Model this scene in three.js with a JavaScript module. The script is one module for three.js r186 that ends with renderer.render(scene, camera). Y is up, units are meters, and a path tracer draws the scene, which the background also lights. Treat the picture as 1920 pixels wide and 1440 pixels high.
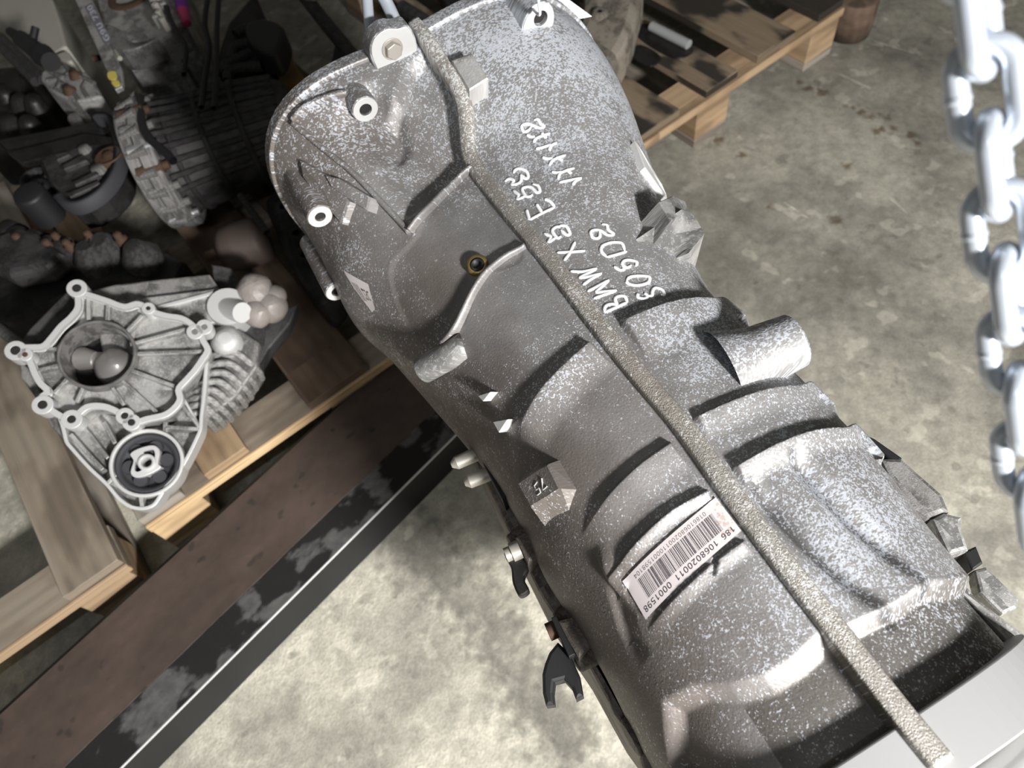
import * as THREE from 'three';
import { RoundedBoxGeometry } from 'three/addons/geometries/RoundedBoxGeometry.js';
import { mergeGeometries } from 'three/addons/utils/BufferGeometryUtils.js';
import { RectAreaLightUniformsLib } from 'three/addons/lights/RectAreaLightUniformsLib.js';

const V = (x, y, z) => new THREE.Vector3(x, y, z);
const scene = new THREE.Scene();
scene.background = new THREE.Color(0x020202);

// ---------- camera: held about 1.3 m above the workshop floor, tilted steeply down ----------
const camera = new THREE.PerspectiveCamera(2 * Math.atan(720 / 1350) * 180 / Math.PI, 4 / 3, 0.03, 60);
camera.position.set(0, 1.27, 0);
{
  const m = [0.77878,-0.11943,0.61583,0.57877,0.51543,-0.63195,-0.24194,0.84857,0.47052];
  camera.quaternion.setFromRotationMatrix(new THREE.Matrix4().makeBasis(V(m[0], m[1], m[2]), V(m[3], m[4], m[5]), V(m[6], m[7], m[8])));
}
camera.focus = 0.66;
camera.userData.fStop = 6.5;
scene.add(camera);

const renderer = new THREE.WebGLRenderer({ antialias: true });
renderer.toneMapping = THREE.LinearToneMapping;
renderer.toneMappingExposure = 1.0;
renderer.shadowMap.enabled = true;
RectAreaLightUniformsLib.init();

// ---------- lights: one work lamp behind the viewer, two dim ceiling tubes, the left one added as soft fill ----------
const LAMP_POS = V(0.16, 1.62, 1.65), LAMP_AIM = V(0.2, 0.55, -0.5);
const LAMP_W = 0.3, LAMP_H = 0.2, LAMP_POWER = 690;
const TUBE_POWER = 3.0;
const LAMP_COLOR = new THREE.Color().setRGB(1.0, 0.985, 0.98), TUBE_COLOR = new THREE.Color().setRGB(0.86, 0.92, 1.0);

// ---------- small helpers ----------
function rng(seed) { let s = seed >>> 0; return () => { s = (s + 0x6D2B79F5) >>> 0; let t = Math.imul(s ^ (s >>> 15), 1 | s); t = (t + Math.imul(t ^ (t >>> 7), 61 | t)) ^ t; return ((t ^ (t >>> 14)) >>> 0) / 4294967296; }; }
function hash(x, y, s) { let h = Math.imul(x, 374761393) + Math.imul(y, 668265263) + Math.imul(s, 974634777) | 0; h = Math.imul(h ^ (h >>> 13), 1274126177); return ((h ^ (h >>> 16)) >>> 0) / 4294967296; }
function vnoise(x, y, s) {
  const xi = Math.floor(x), yi = Math.floor(y); let fx = x - xi, fy = y - yi;
  fx = fx * fx * (3 - 2 * fx); fy = fy * fy * (3 - 2 * fy);
  const a = hash(xi, yi, s), b = hash(xi + 1, yi, s), c = hash(xi, yi + 1, s), d = hash(xi + 1, yi + 1, s);
  return a + (b - a) * fx + (c - a) * fy + (a - b - c + d) * fx * fy;
}
function fbm(x, y, s, o) { let v = 0, a = 0.5, t = 0; for (let i = 0; i < o; i++) { v += a * vnoise(x, y, s + i); t += a; a *= 0.5; x = x * 2.03 + 17.1; y = y * 2.03 + 9.7; } return v / t; }
const sst = (a, b, x) => { const t = Math.min(1, Math.max(0, (x - a) / (b - a))); return t * t * (3 - 2 * t); };
const mix = (a, b, t) => a + (b - a) * t;
const toS = (c) => { c = Math.min(1, Math.max(0, c)); return Math.round(255 * (c <= 0.0031308 ? 12.92 * c : 1.055 * Math.pow(c, 1 / 2.4) - 0.055)); };
function dataTex(w, h, fn, srgb) {
  const d = new Uint8Array(w * h * 4), o = [0, 0, 0];
  for (let j = 0; j < h; j++) for (let i = 0; i < w; i++) {
    fn(i, j, o); const k = (j * w + i) * 4;
    if (srgb) { d[k] = toS(o[0]); d[k + 1] = toS(o[1]); d[k + 2] = toS(o[2]); } else { d[k] = o[0] * 255; d[k + 1] = o[1] * 255; d[k + 2] = o[2] * 255; }
    d[k + 3] = 255;
  }
  const t = new THREE.DataTexture(d, w, h);
  if (srgb) t.colorSpace = THREE.SRGBColorSpace;
  t.magFilter = THREE.LinearFilter; t.minFilter = THREE.LinearMipmapLinearFilter; t.generateMipmaps = true;
  t.wrapS = t.wrapT = THREE.RepeatWrapping; t.needsUpdate = true;
  return t;
}
const used = {};
function numbered(name) { const n = used[name] = (used[name] ?? -1) + 1; return n ? name + '_' + String(n).padStart(3, '0') : name; }
function thing(name, label, category, pos = [0, 0, 0], group) {
  const g = new THREE.Group(); g.name = numbered(name); g.position.set(...pos); scene.add(g);
  g.userData = { label, category }; if (group) g.userData.group = group;
  return g;
}
function part(name, geo, mat, parent, label) {
  const m = new THREE.Mesh(geo, mat); m.name = name; parent.add(m); if (label) m.userData.label = label; return m;
}
// same, for geometry laid out in room coordinates under an unrotated thing
function partW(name, geo, mat, parent, label) {
  let p = parent, v = V(0, 0, 0); while (p && p !== scene) { v.add(p.position); p = p.parent; }
  geo.translate(-v.x, -v.y, -v.z); return part(name, geo, mat, parent, label);
}
function single(name, label, category, geo, mat, group) {
  geo.computeBoundingBox(); const b = geo.boundingBox, c = V((b.min.x + b.max.x) / 2, b.min.y, (b.min.z + b.max.z) / 2);
  geo.translate(-c.x, -c.y, -c.z); const m = new THREE.Mesh(geo, mat); m.position.copy(c); m.name = numbered(name); scene.add(m);
  m.userData = { label, category }; if (group) m.userData.group = group; return m;
}
function struct(name, geo, mat) { const m = new THREE.Mesh(geo, mat); m.name = name; m.userData.kind = 'structure'; scene.add(m); return m; }
const merge = (a) => mergeGeometries(a.map((g) => { const q = g.index ? g.toNonIndexed() : g; for (const k of Object.keys(q.attributes)) if (!['position', 'normal', 'uv'].includes(k)) q.deleteAttribute(k); return q; }));
function rbox(w, h, d, r, x = 0, y = 0, z = 0, ry = 0) { const g = new RoundedBoxGeometry(w, h, d, 1, r); if (ry) g.rotateY(ry); g.translate(x, y, z); return g; }
// cylinder between two points
function rod(a, b, ra, rb = ra, n = 20, open = false) {
  const d = b.clone().sub(a), L = d.length(), g = new THREE.CylinderGeometry(rb, ra, L, n, 1, open); g.translate(0, L / 2, 0);
  g.applyQuaternion(new THREE.Quaternion().setFromUnitVectors(V(0, 1, 0), d.normalize())); g.translate(a.x, a.y, a.z); return g;
}
function lathe(pts, a, dir, n = 28) { const g = new THREE.LatheGeometry(pts.map((p) => new THREE.Vector2(p[0], p[1])), n); g.applyQuaternion(new THREE.Quaternion().setFromUnitVectors(V(0, 1, 0), dir.clone().normalize())); g.translate(a.x, a.y, a.z); return g; }
const tube = (pts, r, n = 40, k = 10, closed = false) => new THREE.TubeGeometry(new THREE.CatmullRomCurve3(pts, closed, 'centripetal'), n, r, k, closed);
function shapeOf(poly, holes = []) { const s = new THREE.Shape(poly.map((p) => new THREE.Vector2(p[0], p[1]))); for (const h of holes) s.holes.push(new THREE.Path(h.map((p) => new THREE.Vector2(p[0], p[1])))); return s; }
const circ = (x, y, r, n = 24, a0 = 0) => Array.from({ length: n }, (_, i) => [x + r * Math.cos(a0 + i / n * 2 * Math.PI), y + r * Math.sin(a0 + i / n * 2 * Math.PI)]);
// outline in (x,z) room coordinates raised from y0 to y1 with a small bevel
function slab(poly, y0, y1, bev = 0.003, holes = []) {
  const f = (q) => q.map((p) => [p[0], -p[1]]);
  const g = new THREE.ExtrudeGeometry(shapeOf(f(poly), holes.map(f)), { depth: Math.max(1e-4, y1 - y0 - 2 * bev), bevelEnabled: bev > 0, bevelThickness: bev, bevelSize: bev, bevelOffset: -bev, bevelSegments: 2 });
  g.rotateX(-Math.PI / 2); g.translate(0, y0 + bev, 0); return g;
}
// outline in local (x,y) raised from z0 to z1
function plate(poly, z0, z1, bev = 0.001, holes = []) {
  const g = new THREE.ExtrudeGeometry(shapeOf(poly, holes), { depth: Math.max(1e-4, z1 - z0 - 2 * bev), bevelEnabled: bev > 0, bevelThickness: bev, bevelSize: bev, bevelOffset: -bev, bevelSegments: 2, curveSegments: 16 });
  g.translate(0, 0, z0 + bev); return g;
}
function smoothPath(pts, n, closed = false) {
  const c = new THREE.CatmullRomCurve3(pts.map((p) => V(p[0], p[1], 0)), closed, 'centripetal');
  return Array.from({ length: closed ? n : n + 1 }, (_, i) => { const q = c.getPoint(i / n); return [q.x, q.y]; });
}
// a strip swept along points with normals; profile = [[side, up], ...]
function sweep(P, N, profile, scale) {
  const n = P.length, k = profile.length, pos = [], idx = [], uv = [];
  let len = 0;
  for (let i = 0; i < n; i++) {
    const t = P[Math.min(n - 1, i + 1)].clone().sub(P[Math.max(0, i - 1)]).normalize(), side = t.clone().cross(N[i]).normalize();
    if (i) len += P[i].distanceTo(P[i - 1]);
    const s = scale ? scale(i / (n - 1)) : [1, 1];
    for (let j = 0; j < k; j++) { const q = P[i].clone().addScaledVector(side, profile[j][0] * s[0]).addScaledVector(N[i], profile[j][1] * (profile[j][1] > 0 ? s[1] : 1)); pos.push(q.x, q.y, q.z); uv.push(len, j * 0.005); }
  }
  for (let i = 0; i < n - 1; i++) for (let j = 0; j < k - 1; j++) { const a = i * k + j, b = a + k; idx.push(a, a + 1, b, a + 1, b + 1, b); }
  for (let j = 1; j < k - 1; j++) { idx.push(0, j + 1, j); const e = (n - 1) * k; idx.push(e, e + j, e + j + 1); }
  const g = new THREE.BufferGeometry(); g.setAttribute('position', new THREE.Float32BufferAttribute(pos, 3)); g.setAttribute('uv', new THREE.Float32BufferAttribute(uv, 2)); g.setIndex(idx);
  const q = g.toNonIndexed(); q.computeVertexNormals(); return g.computeVertexNormals(), g;
}

// ---------- materials ----------
const std = (color, roughness = 0.6, metalness = 0, extra = {}) => new THREE.MeshStandardMaterial({ color: new THREE.Color().setRGB(...color), roughness, metalness, ...extra });
const grainTex = dataTex(512, 512, (i, j, o) => { const n = 0.55 * vnoise(i / 4, j / 4, 3) + 0.3 * vnoise(i / 2, j / 2, 5) + 0.15 * hash(i, j, 7); o[0] = o[1] = o[2] = n; });
grainTex.repeat.set(8, 8);
const dirtTex = dataTex(512, 512, (i, j, o) => {
  const p = (f, s) => { const x = i / 512 * f, y = j / 512 * f; return fbm(x, y, s, 4); };
  const n = mix(0.45, 1.05, sst(0.3, 0.62, p(7, 11))) * mix(0.75, 1.05, p(40, 23)), w = sst(0.6, 0.66, p(90, 31)) * 0.3;
  o[0] = Math.min(1, n * 0.94 + w); o[1] = Math.min(1, n * 0.92 + w); o[2] = Math.min(1, n * 0.9 + w);
}, true);
dirtTex.repeat.set(5, 5);
const M = {
  alu: std([0.5, 0.5, 0.485], 0.46, 0.4, { bumpMap: grainTex, bumpScale: 0.0002, map: dirtTex }),
  aluClean: std([0.6, 0.6, 0.585], 0.45, 0.3, { bumpMap: grainTex, bumpScale: 0.0001 }),
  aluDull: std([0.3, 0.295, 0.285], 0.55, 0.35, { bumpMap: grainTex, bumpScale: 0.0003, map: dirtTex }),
  aluDark: std([0.075, 0.073, 0.074], 0.6, 0.35, { bumpMap: grainTex, bumpScale: 0.0004, map: dirtTex }),  // engine alloy, darkened further in place of the gearbox shadow
  aluSootShade: std([0.03, 0.028, 0.028], 0.62, 0.3, { bumpMap: grainTex, bumpScale: 0.0004, map: dirtTex }),  // sooty alloy, colour also darkened to stand in for the gearbox shadow
  black: std([0.012, 0.012, 0.013], 0.55, 0.0),
  blackMetal: std([0.03, 0.028, 0.027], 0.45, 0.4, { map: dirtTex }),
  rubber: std([0.035, 0.035, 0.04], 0.7, 0),
  steel: std([0.5, 0.5, 0.5], 0.35, 0.8),
  bolt: std([0.42, 0.39, 0.34], 0.5, 0.4),
  rust: std([0.075, 0.042, 0.025], 0.8, 0.2),
  brass: std([0.42, 0.3, 0.12], 0.4, 0.8),
  zinc: std([0.62, 0.67, 0.74], 0.3, 0.45),
  paint: std([0.85, 0.86, 0.87], 0.6, 0),
  flange: std([0.4, 0.4, 0.395], 0.5, 0.25),
  shaft: std([0.42, 0.4, 0.38], 0.35, 0.6),
  hole: std([0.015, 0.014, 0.013], 0.9, 0),
  cream: std([0.4, 0.385, 0.33], 0.6, 0),
  yellow: std([0.2, 0.11, 0.02], 0.6, 0),
  tape: std([0.28, 0.25, 0.23], 0.45, 0.05),
  paper: std([0.86, 0.86, 0.9], 0.8, 0),
  purple: std([0.12, 0.02, 0.2], 0.5, 0),
  pink: std([0.3, 0.03, 0.09], 0.5, 0),
};

// =====================================================================
// THE ROOM
// =====================================================================
const darkBand = [[-.0283,-.7604],[-.0151,-.6602],[.003,-.5746],[.0221,-.4788],[.0401,-.3887],[.0391,-.2957],[.0313,-.2146],[.0241,-.1386]], spill = [[1.4842,-.9163],[1.4747,-.8863],[1.4871,-.8464],[1.4934,-.7749],[1.4958,-.7597],[1.4986,-.7317],[1.496,-.7097],[1.5141,-.6843],[1.4608,-.6629],[1.4779,-.6567],[1.4987,-.6405],[1.5069,-.6025],[1.4915,-.5726],[1.4656,-.5659],[1.3276,-.6425],[1.1852,-.8353],[1.1865,-.9105],[1.0992,-.6742],[1.168,-.5456]];  // path of a soft darker band on the floor, then brown spill spots
const chalk = [[1.5764,-.8695],[1.5816,-.7761],[1.3123,-.5304],[1.2948,-.4579],[1.1349,-.6587],[1.1339,-.5993],[1.7409,-.8854],[1.7648,-.7856]];
const segd = (x, y, a, b) => { const dx = b[0] - a[0], dy = b[1] - a[1], t = Math.min(1, Math.max(0, ((x - a[0]) * dx + (y - a[1]) * dy) / (dx * dx + dy * dy))); return Math.hypot(x - a[0] - t * dx, y - a[1] - t * dy); };
const FS = 3.2, FX = -1.1, FZ = -2.7;
const concreteMap = dataTex(2048, 2048, (i, j, o) => {
  const x = FX + i / 2048 * FS, z = FZ + j / 2048 * FS;
  const big = fbm(x * 2.3, z * 2.3, 41, 3), mid = fbm(x * 9, z * 9, 47, 4), fine = fbm(x * 60, z * 60, 53, 3), grit = vnoise(x * 400, z * 400, 59);
  let v = 0.5 * mix(0.72, 1.12, sst(0.28, 0.7, big)) * mix(0.76, 1.1, sst(0.3, 0.66, mid)) * mix(0.7, 1.24, fine) * mix(0.84, 1.14, grit);
  const wv = 0.05 * (mid - 0.5);
  v *= mix(1, 0.6, sst(0.25, 1.0, x + 0.5 * (big - 0.5) - 0.25 * (z + 0.8)));  // floor colour darkened to the right and far side, standing in for lamp falloff
  if (z > -1.2 && x < 0.9) { let d = 9; for (let k = 0; k < darkBand.length - 1; k++) d = Math.min(d, segd(x + wv, z + wv, darkBand[k], darkBand[k + 1])); const a = 1 - sst(0.01, 0.06 + 0.05 * big, d + 0.06 * (fine - 0.5)); v *= 1 - 0.5 * a; }
  let br = 0;
  if (x > 0.6 && z > -1.6) for (const p of spill) { const d = Math.hypot(x - p[0], z - p[1]); if (d < 0.06) br = Math.max(br, 0.8 * (1 - sst(0.004, 0.02, d + 0.03 * (fine - 0.4)))); }
  if (x > 0.5) for (let k = 0; k < chalk.length; k += 2) { const d = segd(x, z, chalk[k], chalk[k + 1]); if (d < 0.012) v += 0.16 * (1 - sst(0.001, 0.006, d + 0.014 * (fine - 0.35))); }
  const pit = sst(0.73, 0.8, fbm(x * 33, z * 33, 67, 3)); v *= 1 - 0.22 * pit; v += 0.1 * sst(0.7, 0.78, fbm(x * 26, z * 26, 71, 3));
  const warm = 0.5 + 0.5 * mid;
  o[0] = v * mix(1, 0.42, br); o[1] = v * mix(0.94, 0.95, warm) * mix(1, 0.3, br); o[2] = v * mix(0.82, 0.76, warm) * mix(1, 0.2, br);
}, true);
concreteMap.wrapS = concreteMap.wrapT = THREE.MirroredRepeatWrapping;
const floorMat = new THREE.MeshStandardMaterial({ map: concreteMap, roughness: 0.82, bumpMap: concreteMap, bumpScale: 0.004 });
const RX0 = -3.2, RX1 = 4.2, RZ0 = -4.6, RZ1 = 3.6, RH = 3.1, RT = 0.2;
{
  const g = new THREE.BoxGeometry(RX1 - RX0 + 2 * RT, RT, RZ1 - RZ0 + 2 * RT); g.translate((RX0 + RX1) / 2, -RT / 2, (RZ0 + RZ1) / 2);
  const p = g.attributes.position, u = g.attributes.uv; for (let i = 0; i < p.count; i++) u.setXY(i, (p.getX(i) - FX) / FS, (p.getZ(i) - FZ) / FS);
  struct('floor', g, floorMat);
  const wallMat = std([0.22, 0.22, 0.21], 0.9, 0, { bumpMap: grainTex, bumpScale: 0.001 }), ceilMat = std([0.25, 0.25, 0.24], 0.9);
  const box = (x0, y0, z0, x1, y1, z1) => { const b = new THREE.BoxGeometry(x1 - x0, y1 - y0, z1 - z0); b.translate((x0 + x1) / 2, (y0 + y1) / 2, (z0 + z1) / 2); return b; };
  struct('ceiling', box(RX0 - RT, RH, RZ0 - RT, RX1 + RT, RH + RT, RZ1 + RT), ceilMat);
  struct('wall_left', box(RX0 - RT, 0, RZ0 - RT, RX0, RH, RZ1 + RT), wallMat);
  struct('wall_right', box(RX1, 0, RZ0 - RT, RX1 + RT, RH, RZ1 + RT), wallMat);
  struct('wall_back', box(RX0, 0, RZ0 - RT, RX1, RH, RZ0), wallMat);
  struct('wall_front', box(RX0, 0, RZ1, RX1, RH, RZ1 + RT), wallMat);
}
// work lamp on a stand behind the viewer
{
  const t = thing('work_lamp', 'bright floodlight on a thin stand behind the viewer lighting the gearbox', 'lamp', [LAMP_POS.x, 0, LAMP_POS.z]);
  const dir = LAMP_AIM.clone().sub(LAMP_POS).normalize(), head = new THREE.Group();
  const q = new THREE.Matrix4().lookAt(LAMP_AIM, LAMP_POS, V(0, 1, 0)), y = LAMP_POS.y;
  const orient = (g, back) => { g.applyMatrix4(q); g.translate(-dir.x * back, y - dir.y * back, -dir.z * back); return g; };
  part('lamp_housing', orient(rbox(LAMP_W + 0.05, LAMP_H + 0.05, 0.07, 0.01), 0.05), M.black, t);
  part('lamp_glass', orient(rbox(LAMP_W, LAMP_H, 0.006, 0.002), 0.012), new THREE.MeshStandardMaterial({ color: 0x888888, emissive: LAMP_COLOR, emissiveIntensity: 6 }), t);
  const b = V(-dir.x * 0.09, y - dir.y * 0.09 - 0.02, -dir.z * 0.09);
  part('pole', rod(V(b.x, 0.1, b.z), b, 0.014), M.steel, t);
  for (let k = 0; k < 3; k++) { const a = k * 2.094 + 0.4; part('leg', rod(V(b.x, 0.42, b.z), V(b.x + 0.36 * Math.cos(a), 0.008, b.z + 0.36 * Math.sin(a)), 0.009), M.steel, t); }
  const L = new THREE.RectAreaLight(LAMP_COLOR, LAMP_POWER, LAMP_W, LAMP_H); L.position.copy(LAMP_POS); L.lookAt(LAMP_AIM); scene.add(L);
}
[[0.2, -2.6, 0.15], [-1.3, 0.7, 4.6]].forEach(([x, z, gain], i) => {  // left tube is an unseen lamp added to fill the left flank
  const t = thing('ceiling_fill_light', i ? 'unseen ceiling tube light added as soft fill high on the left of the viewer' : 'long ceiling tube light above the far end of the workshop', 'lamp', [x, RH, z]);
  part('light_body', rbox(1.5, 0.05, 0.16, 0.01, 0, -0.026, 0), M.paint, t);
  part('diffuser', rbox(1.4, 0.02, 0.11, 0.005, 0, -0.06, 0), new THREE.MeshStandardMaterial({ color: 0xcccccc, emissive: TUBE_COLOR, emissiveIntensity: 1 + gain }), t);
  const L = new THREE.RectAreaLight(TUBE_COLOR, TUBE_POWER * gain, 1.4, 0.11); L.position.set(x, RH - 0.075, z); L.lookAt(x, 0, z); scene.add(L);
});

// =====================================================================
// THE GEARBOX: cast housing as a relief over a round base profile R0(z, angle)
// local axes: z runs from the bell flange to the tail, y up, angle 0 at the top
// =====================================================================
const TABLE = [
  [0.19,0.19,0.19,0.19,0.19,0.19,0.18,0.18,0.18,0.18,0.18,0.18,0.18,0.18,0.18,0.18,0.18,0.18],
  [0.2,0.2,0.2,0.195,0.185,0.177,0.172,0.165,0.16,0.157,0.156,0.156,0.156,0.156,0.158,0.158,0.16,0.16],
  [0.19,0.192,0.194,0.193,0.178,0.168,0.158,0.149,0.142,0.138,0.138,0.143,0.14,0.139,0.142,0.145,0.148,0.15],
  [0.24,0.213,0.192,0.177,0.164,0.155,0.15,0.147,0.145,0.144,0.144,0.144,0.144,0.144,0.145,0.146,0.147,0.147],
  [0.205,0.185,0.163,0.142,0.138,0.138,0.138,0.138,0.138,0.138,0.138,0.138,0.138,0.138,0.138,0.138,0.138,0.138],
  [0.262,0.255,0.238,0.215,0.195,0.182,0.17,0.163,0.157,0.16,0.164,0.166,0.167,0.165,0.161,0.16,0.16,0.16],
  [0.262,0.26,0.252,0.238,0.222,0.203,0.19,0.178,0.17,0.173,0.175,0.176,0.176,0.174,0.168,0.164,0.163,0.163],
  [0.24,0.24,0.235,0.225,0.21,0.2,0.19,0.18,0.175,0.172,0.17,0.17,0.17,0.17,0.17,0.165,0.165,0.165]];
const cr = (a, b, c, d, t) => b + 0.5 * t * (c - a + t * (2 * a - 5 * b + 4 * c - d + t * (3 * (b - c) + d - a)));
function R0(z, ph) {
  const a = ((ph / Math.PI * 4 + 4) % 8 + 8) % 8, i = Math.floor(a), fa = a - i, b = Math.min(Math.max((z + 0.15) / 0.05, 0), 16.9999), j = Math.floor(b), fb = b - j;
  const col = (k) => { const r = TABLE[((k % 8) + 8) % 8]; return cr(r[Math.max(j - 1, 0)], r[j], r[j + 1], r[Math.min(j + 2, 17)], fb); };
  return cr(col(i - 1), col(i), col(i + 1), col(i + 2), fa);
}
const RS = 0.155;                                       // arc length per radian used for the relief
const relief = [];
const addBox = (f, m) => { let a = 9, b = -9, c = 9, d = -9; for (const p of f.p) { a = Math.min(a, p[0]); b = Math.max(b, p[0]); c = Math.min(c, p[1]); d = Math.max(d, p[1]); } f.box = [a - m, b + m, c - m, d + m]; relief.push(f); };
const toS2 = (pts) => pts.map((p) => [p[0], p[1] * RS]);
function ridge(pts, h, far, near, t0 = 0, t1 = 0, n = 28) { addBox({ kind: 0, p: toS2(smoothPath(pts, n)), h, far, near, t0, t1 }, Math.max(far, near)); }
function pad(pts, h, soft, smooth = 0) { let q = pts; if (smooth) q = smoothPath(pts, smooth, true); addBox({ kind: 1, p: toS2(q), h, soft }, soft); }
function field(z, ph) {
  const s = ph * RS; let v = 0;
  for (const f of relief) {
    if (z < f.box[0] || z > f.box[1] || s < f.box[2] || s > f.box[3]) continue;
    const P = f.p, n = P.length;
    if (f.kind === 0) {
      let bd = 9, bt = 0, bz = 0;
      for (let k = 0; k < n - 1; k++) {
        const a = P[k], b = P[k + 1], dx = b[0] - a[0], dy = b[1] - a[1], t = Math.min(1, Math.max(0, ((z - a[0]) * dx + (s - a[1]) * dy) / (dx * dx + dy * dy + 1e-12)));
        const qz = a[0] + t * dx, d = Math.hypot(z - qz, s - a[1] - t * dy);
        if (d < bd) { bd = d; bt = (k + t) / (n - 1); bz = qz; }
      }
      const w = z < bz ? f.far : f.near; if (bd > w) continue;
      let tp = 1; if (f.t0) tp *= sst(0, f.t0, bt); if (f.t1) tp *= sst(0, f.t1, 1 - bt);
      const u = bd / w; v += f.h * tp * (z < bz ? 1 - sst(0.15, 1, u) : (1 - u) * (1 - u) * (1 + 1.2 * u));
    } else {
      let bd = 9, inside = false;
      for (let k = 0, m = n - 1; k < n; m = k++) {
        const a = P[m], b = P[k], dx = b[0] - a[0], dy = b[1] - a[1], t = Math.min(1, Math.max(0, ((z - a[0]) * dx + (s - a[1]) * dy) / (dx * dx + dy * dy + 1e-12)));
        bd = Math.min(bd, Math.hypot(z - a[0] - t * dx, s - a[1] - t * dy));
        if ((a[1] > s) !== (b[1] > s) && z < (b[0] - a[0]) * (s - a[1]) / (b[1] - a[1]) + a[0]) inside = !inside;
      }
      v += f.h * sst(-f.soft / 2, f.soft / 2, inside ? bd : -bd);
    }
  }
  return v;
}
// --- left flank: rounded swells and crescent ribs ---
ridge([[.2789,-.0834],[.2852,-.302],[.2915,-.5086],[.3008,-.697],[.3096,-.8698]], 0.009, 0.007, 0.034, 0.02, 0.25);
ridge([[.3991,-.0549],[.4007,-.2797],[.4056,-.4953],[.412,-.6934],[.416,-.8544]], 0.006, 0.004, 0.03, 0.02, 0.5);
ridge([[.4483,-.0526],[.446,-.275],[.4498,-.503],[.4554,-.7023],[.464,-.9093]], 0.005, 0.003, 0.0105, 0.02, 0.45);
ridge([[.4947,-.0495],[.4964,-.2622],[.4998,-.4598],[.5047,-.6636],[.5104,-.8444]], 0.0035, 0.003, 0.0115, 0.04, 0.5);
// --- right flank: three rings and the flutes behind them ---
ridge([[.2763,.1416],[.2764,.326],[.278,.5548],[.2808,.813],[.2834,1.1129],[.3111,1.1177]], 0.009, 0.003, 0.05, 0.03, 0.15);
ridge([[.3904,.127],[.393,.3335],[.3967,.5673],[.4014,.8009],[.4044,1.1205],[.4303,1.1094]], 0.006, 0.0025, 0.024, 0.03, 0.1);
ridge([[.4439,.1284],[.4442,.3196],[.4465,.5507],[.453,.813],[.4603,1.1271],[.4855,1.1305]], 0.008, 0.003, 0.02, 0.02, 0.05);
ridge([[.4498,.4269],[.482,.4614],[.521,.4853],[.5552,.5267],[.5754,.5554]], -0.009, 0.015, 0.015, 0.2, 0.6);
ridge([[.4554,.1599],[.496,.1843],[.5372,.2224],[.5681,.2711],[.5855,.3103]], -0.008, 0.014, 0.014, 0.2, 0.6);
// the colour is darker along the valley of each flute
const FLUTE_LINES = [[[.4545,.4367],[.482,.4614],[.521,.4853],[.5552,.5267],[.5842,.5796]], [[.4583,.1623],[.496,.1843],[.5372,.2224],[.5681,.2711],[.5929,.3387]]].map((p) => toS2(smoothPath(p, 14)));
// --- lower tail panels ---
pad([...[[.5832,.0872],[.585,.2319],[.5871,.3832],[.5868,.5918]], [0.595, 0.8], [0.6, 1.35], [0.72, 1.35], [0.72, 0.1]], -0.014, 0.012);
pad([[.5799,-.0366],[.5842,-.2174],[.584,-.4054],[.5761,-.5791],[.5642,-.7291],[.5607,-.9467],[.5975,-1.2065],[.6561,-.6792],[.6786,.0866]], -0.012, 0.018);
// --- bell: shallow bay left of the centre rib, swell at the shoulder ---
pad([[-.0663,-.507],[-.0909,-.09],[-.0597,.0826],[-.0116,-.0154],[.0262,-.5298],[-.0019,-.5823]], -0.004, 0.03, 40);
pad([[-.1205,-.0379],[-.127,.086],[-.1027,.1187],[-.0731,.1313],[-.0524,.1158],[-.0305,.0583],[-.0022,-.0149],[.0173,-.3592],[.0235,-.5804],[-.0362,-.5395],[-.0825,-.3717],[-.097,-.1972]], -0.011, 0.014);
pad([[-.1184,-.4151],[-.1076,-.2632],[-.0633,-.3209],[-.0549,-.5178],[-.0888,-.5561]], -0.012, 0.022, 30);
pad([[.0535,-.6596],[.0255,-.1016],[.1304,-.0683],[.1424,-.4413],[.17,-.7559],[.1106,-1.118],[.0593,-.9584]], -0.0015, 0.008, 60);
// machined flat patches and dents
ridge([[.4946,-.239],[.4975,-.2819],[.5029,-.3168]], -0.003, 0.004, 0.004, 0.2, 0.2);
ridge([[.4567,-.7832],[.4813,-.8669],[.5051,-.9263],[.5249,-.9023]], -0.004, 0.014, 0.016, 0.3, 0.3);
ridge([[.4264,-.75],[.4599,-.803],[.4913,-.8048]], 0.005, 0.008, 0.015, 0.4, 0.4);

const Rt = (z, ph) => R0(z, ph) + field(z, ph);
const surf = (z, ph, off = 0) => { const r = Rt(z, ph) + off; return V(r * Math.sin(ph), r * Math.cos(ph), z); };
const surfN = (z, ph) => { const e = 0.004, a = V(...[0, 0, 0]); const S = (zz, pp) => { const r = R0(zz, pp); return V(r * Math.sin(pp), r * Math.cos(pp), zz); }; return S(z + e, ph).sub(S(z - e, ph)).cross(S(z, ph + e / RS).sub(S(z, ph - e / RS))).normalize(); };
{ // make sure the normal points outward
  const n = surfN(0.3, 0); if (n.y < 0) throw new Error('normal flipped');
}
const gearbox = thing('gearbox', 'large grey cast-aluminium gearbox hanging in front, with white handwriting and a barcode sticker', 'gearbox', [0.298,0.585,-0.5578]);
gearbox.rotation.y = Math.atan2(-0.17937, 0.98378);

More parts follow.
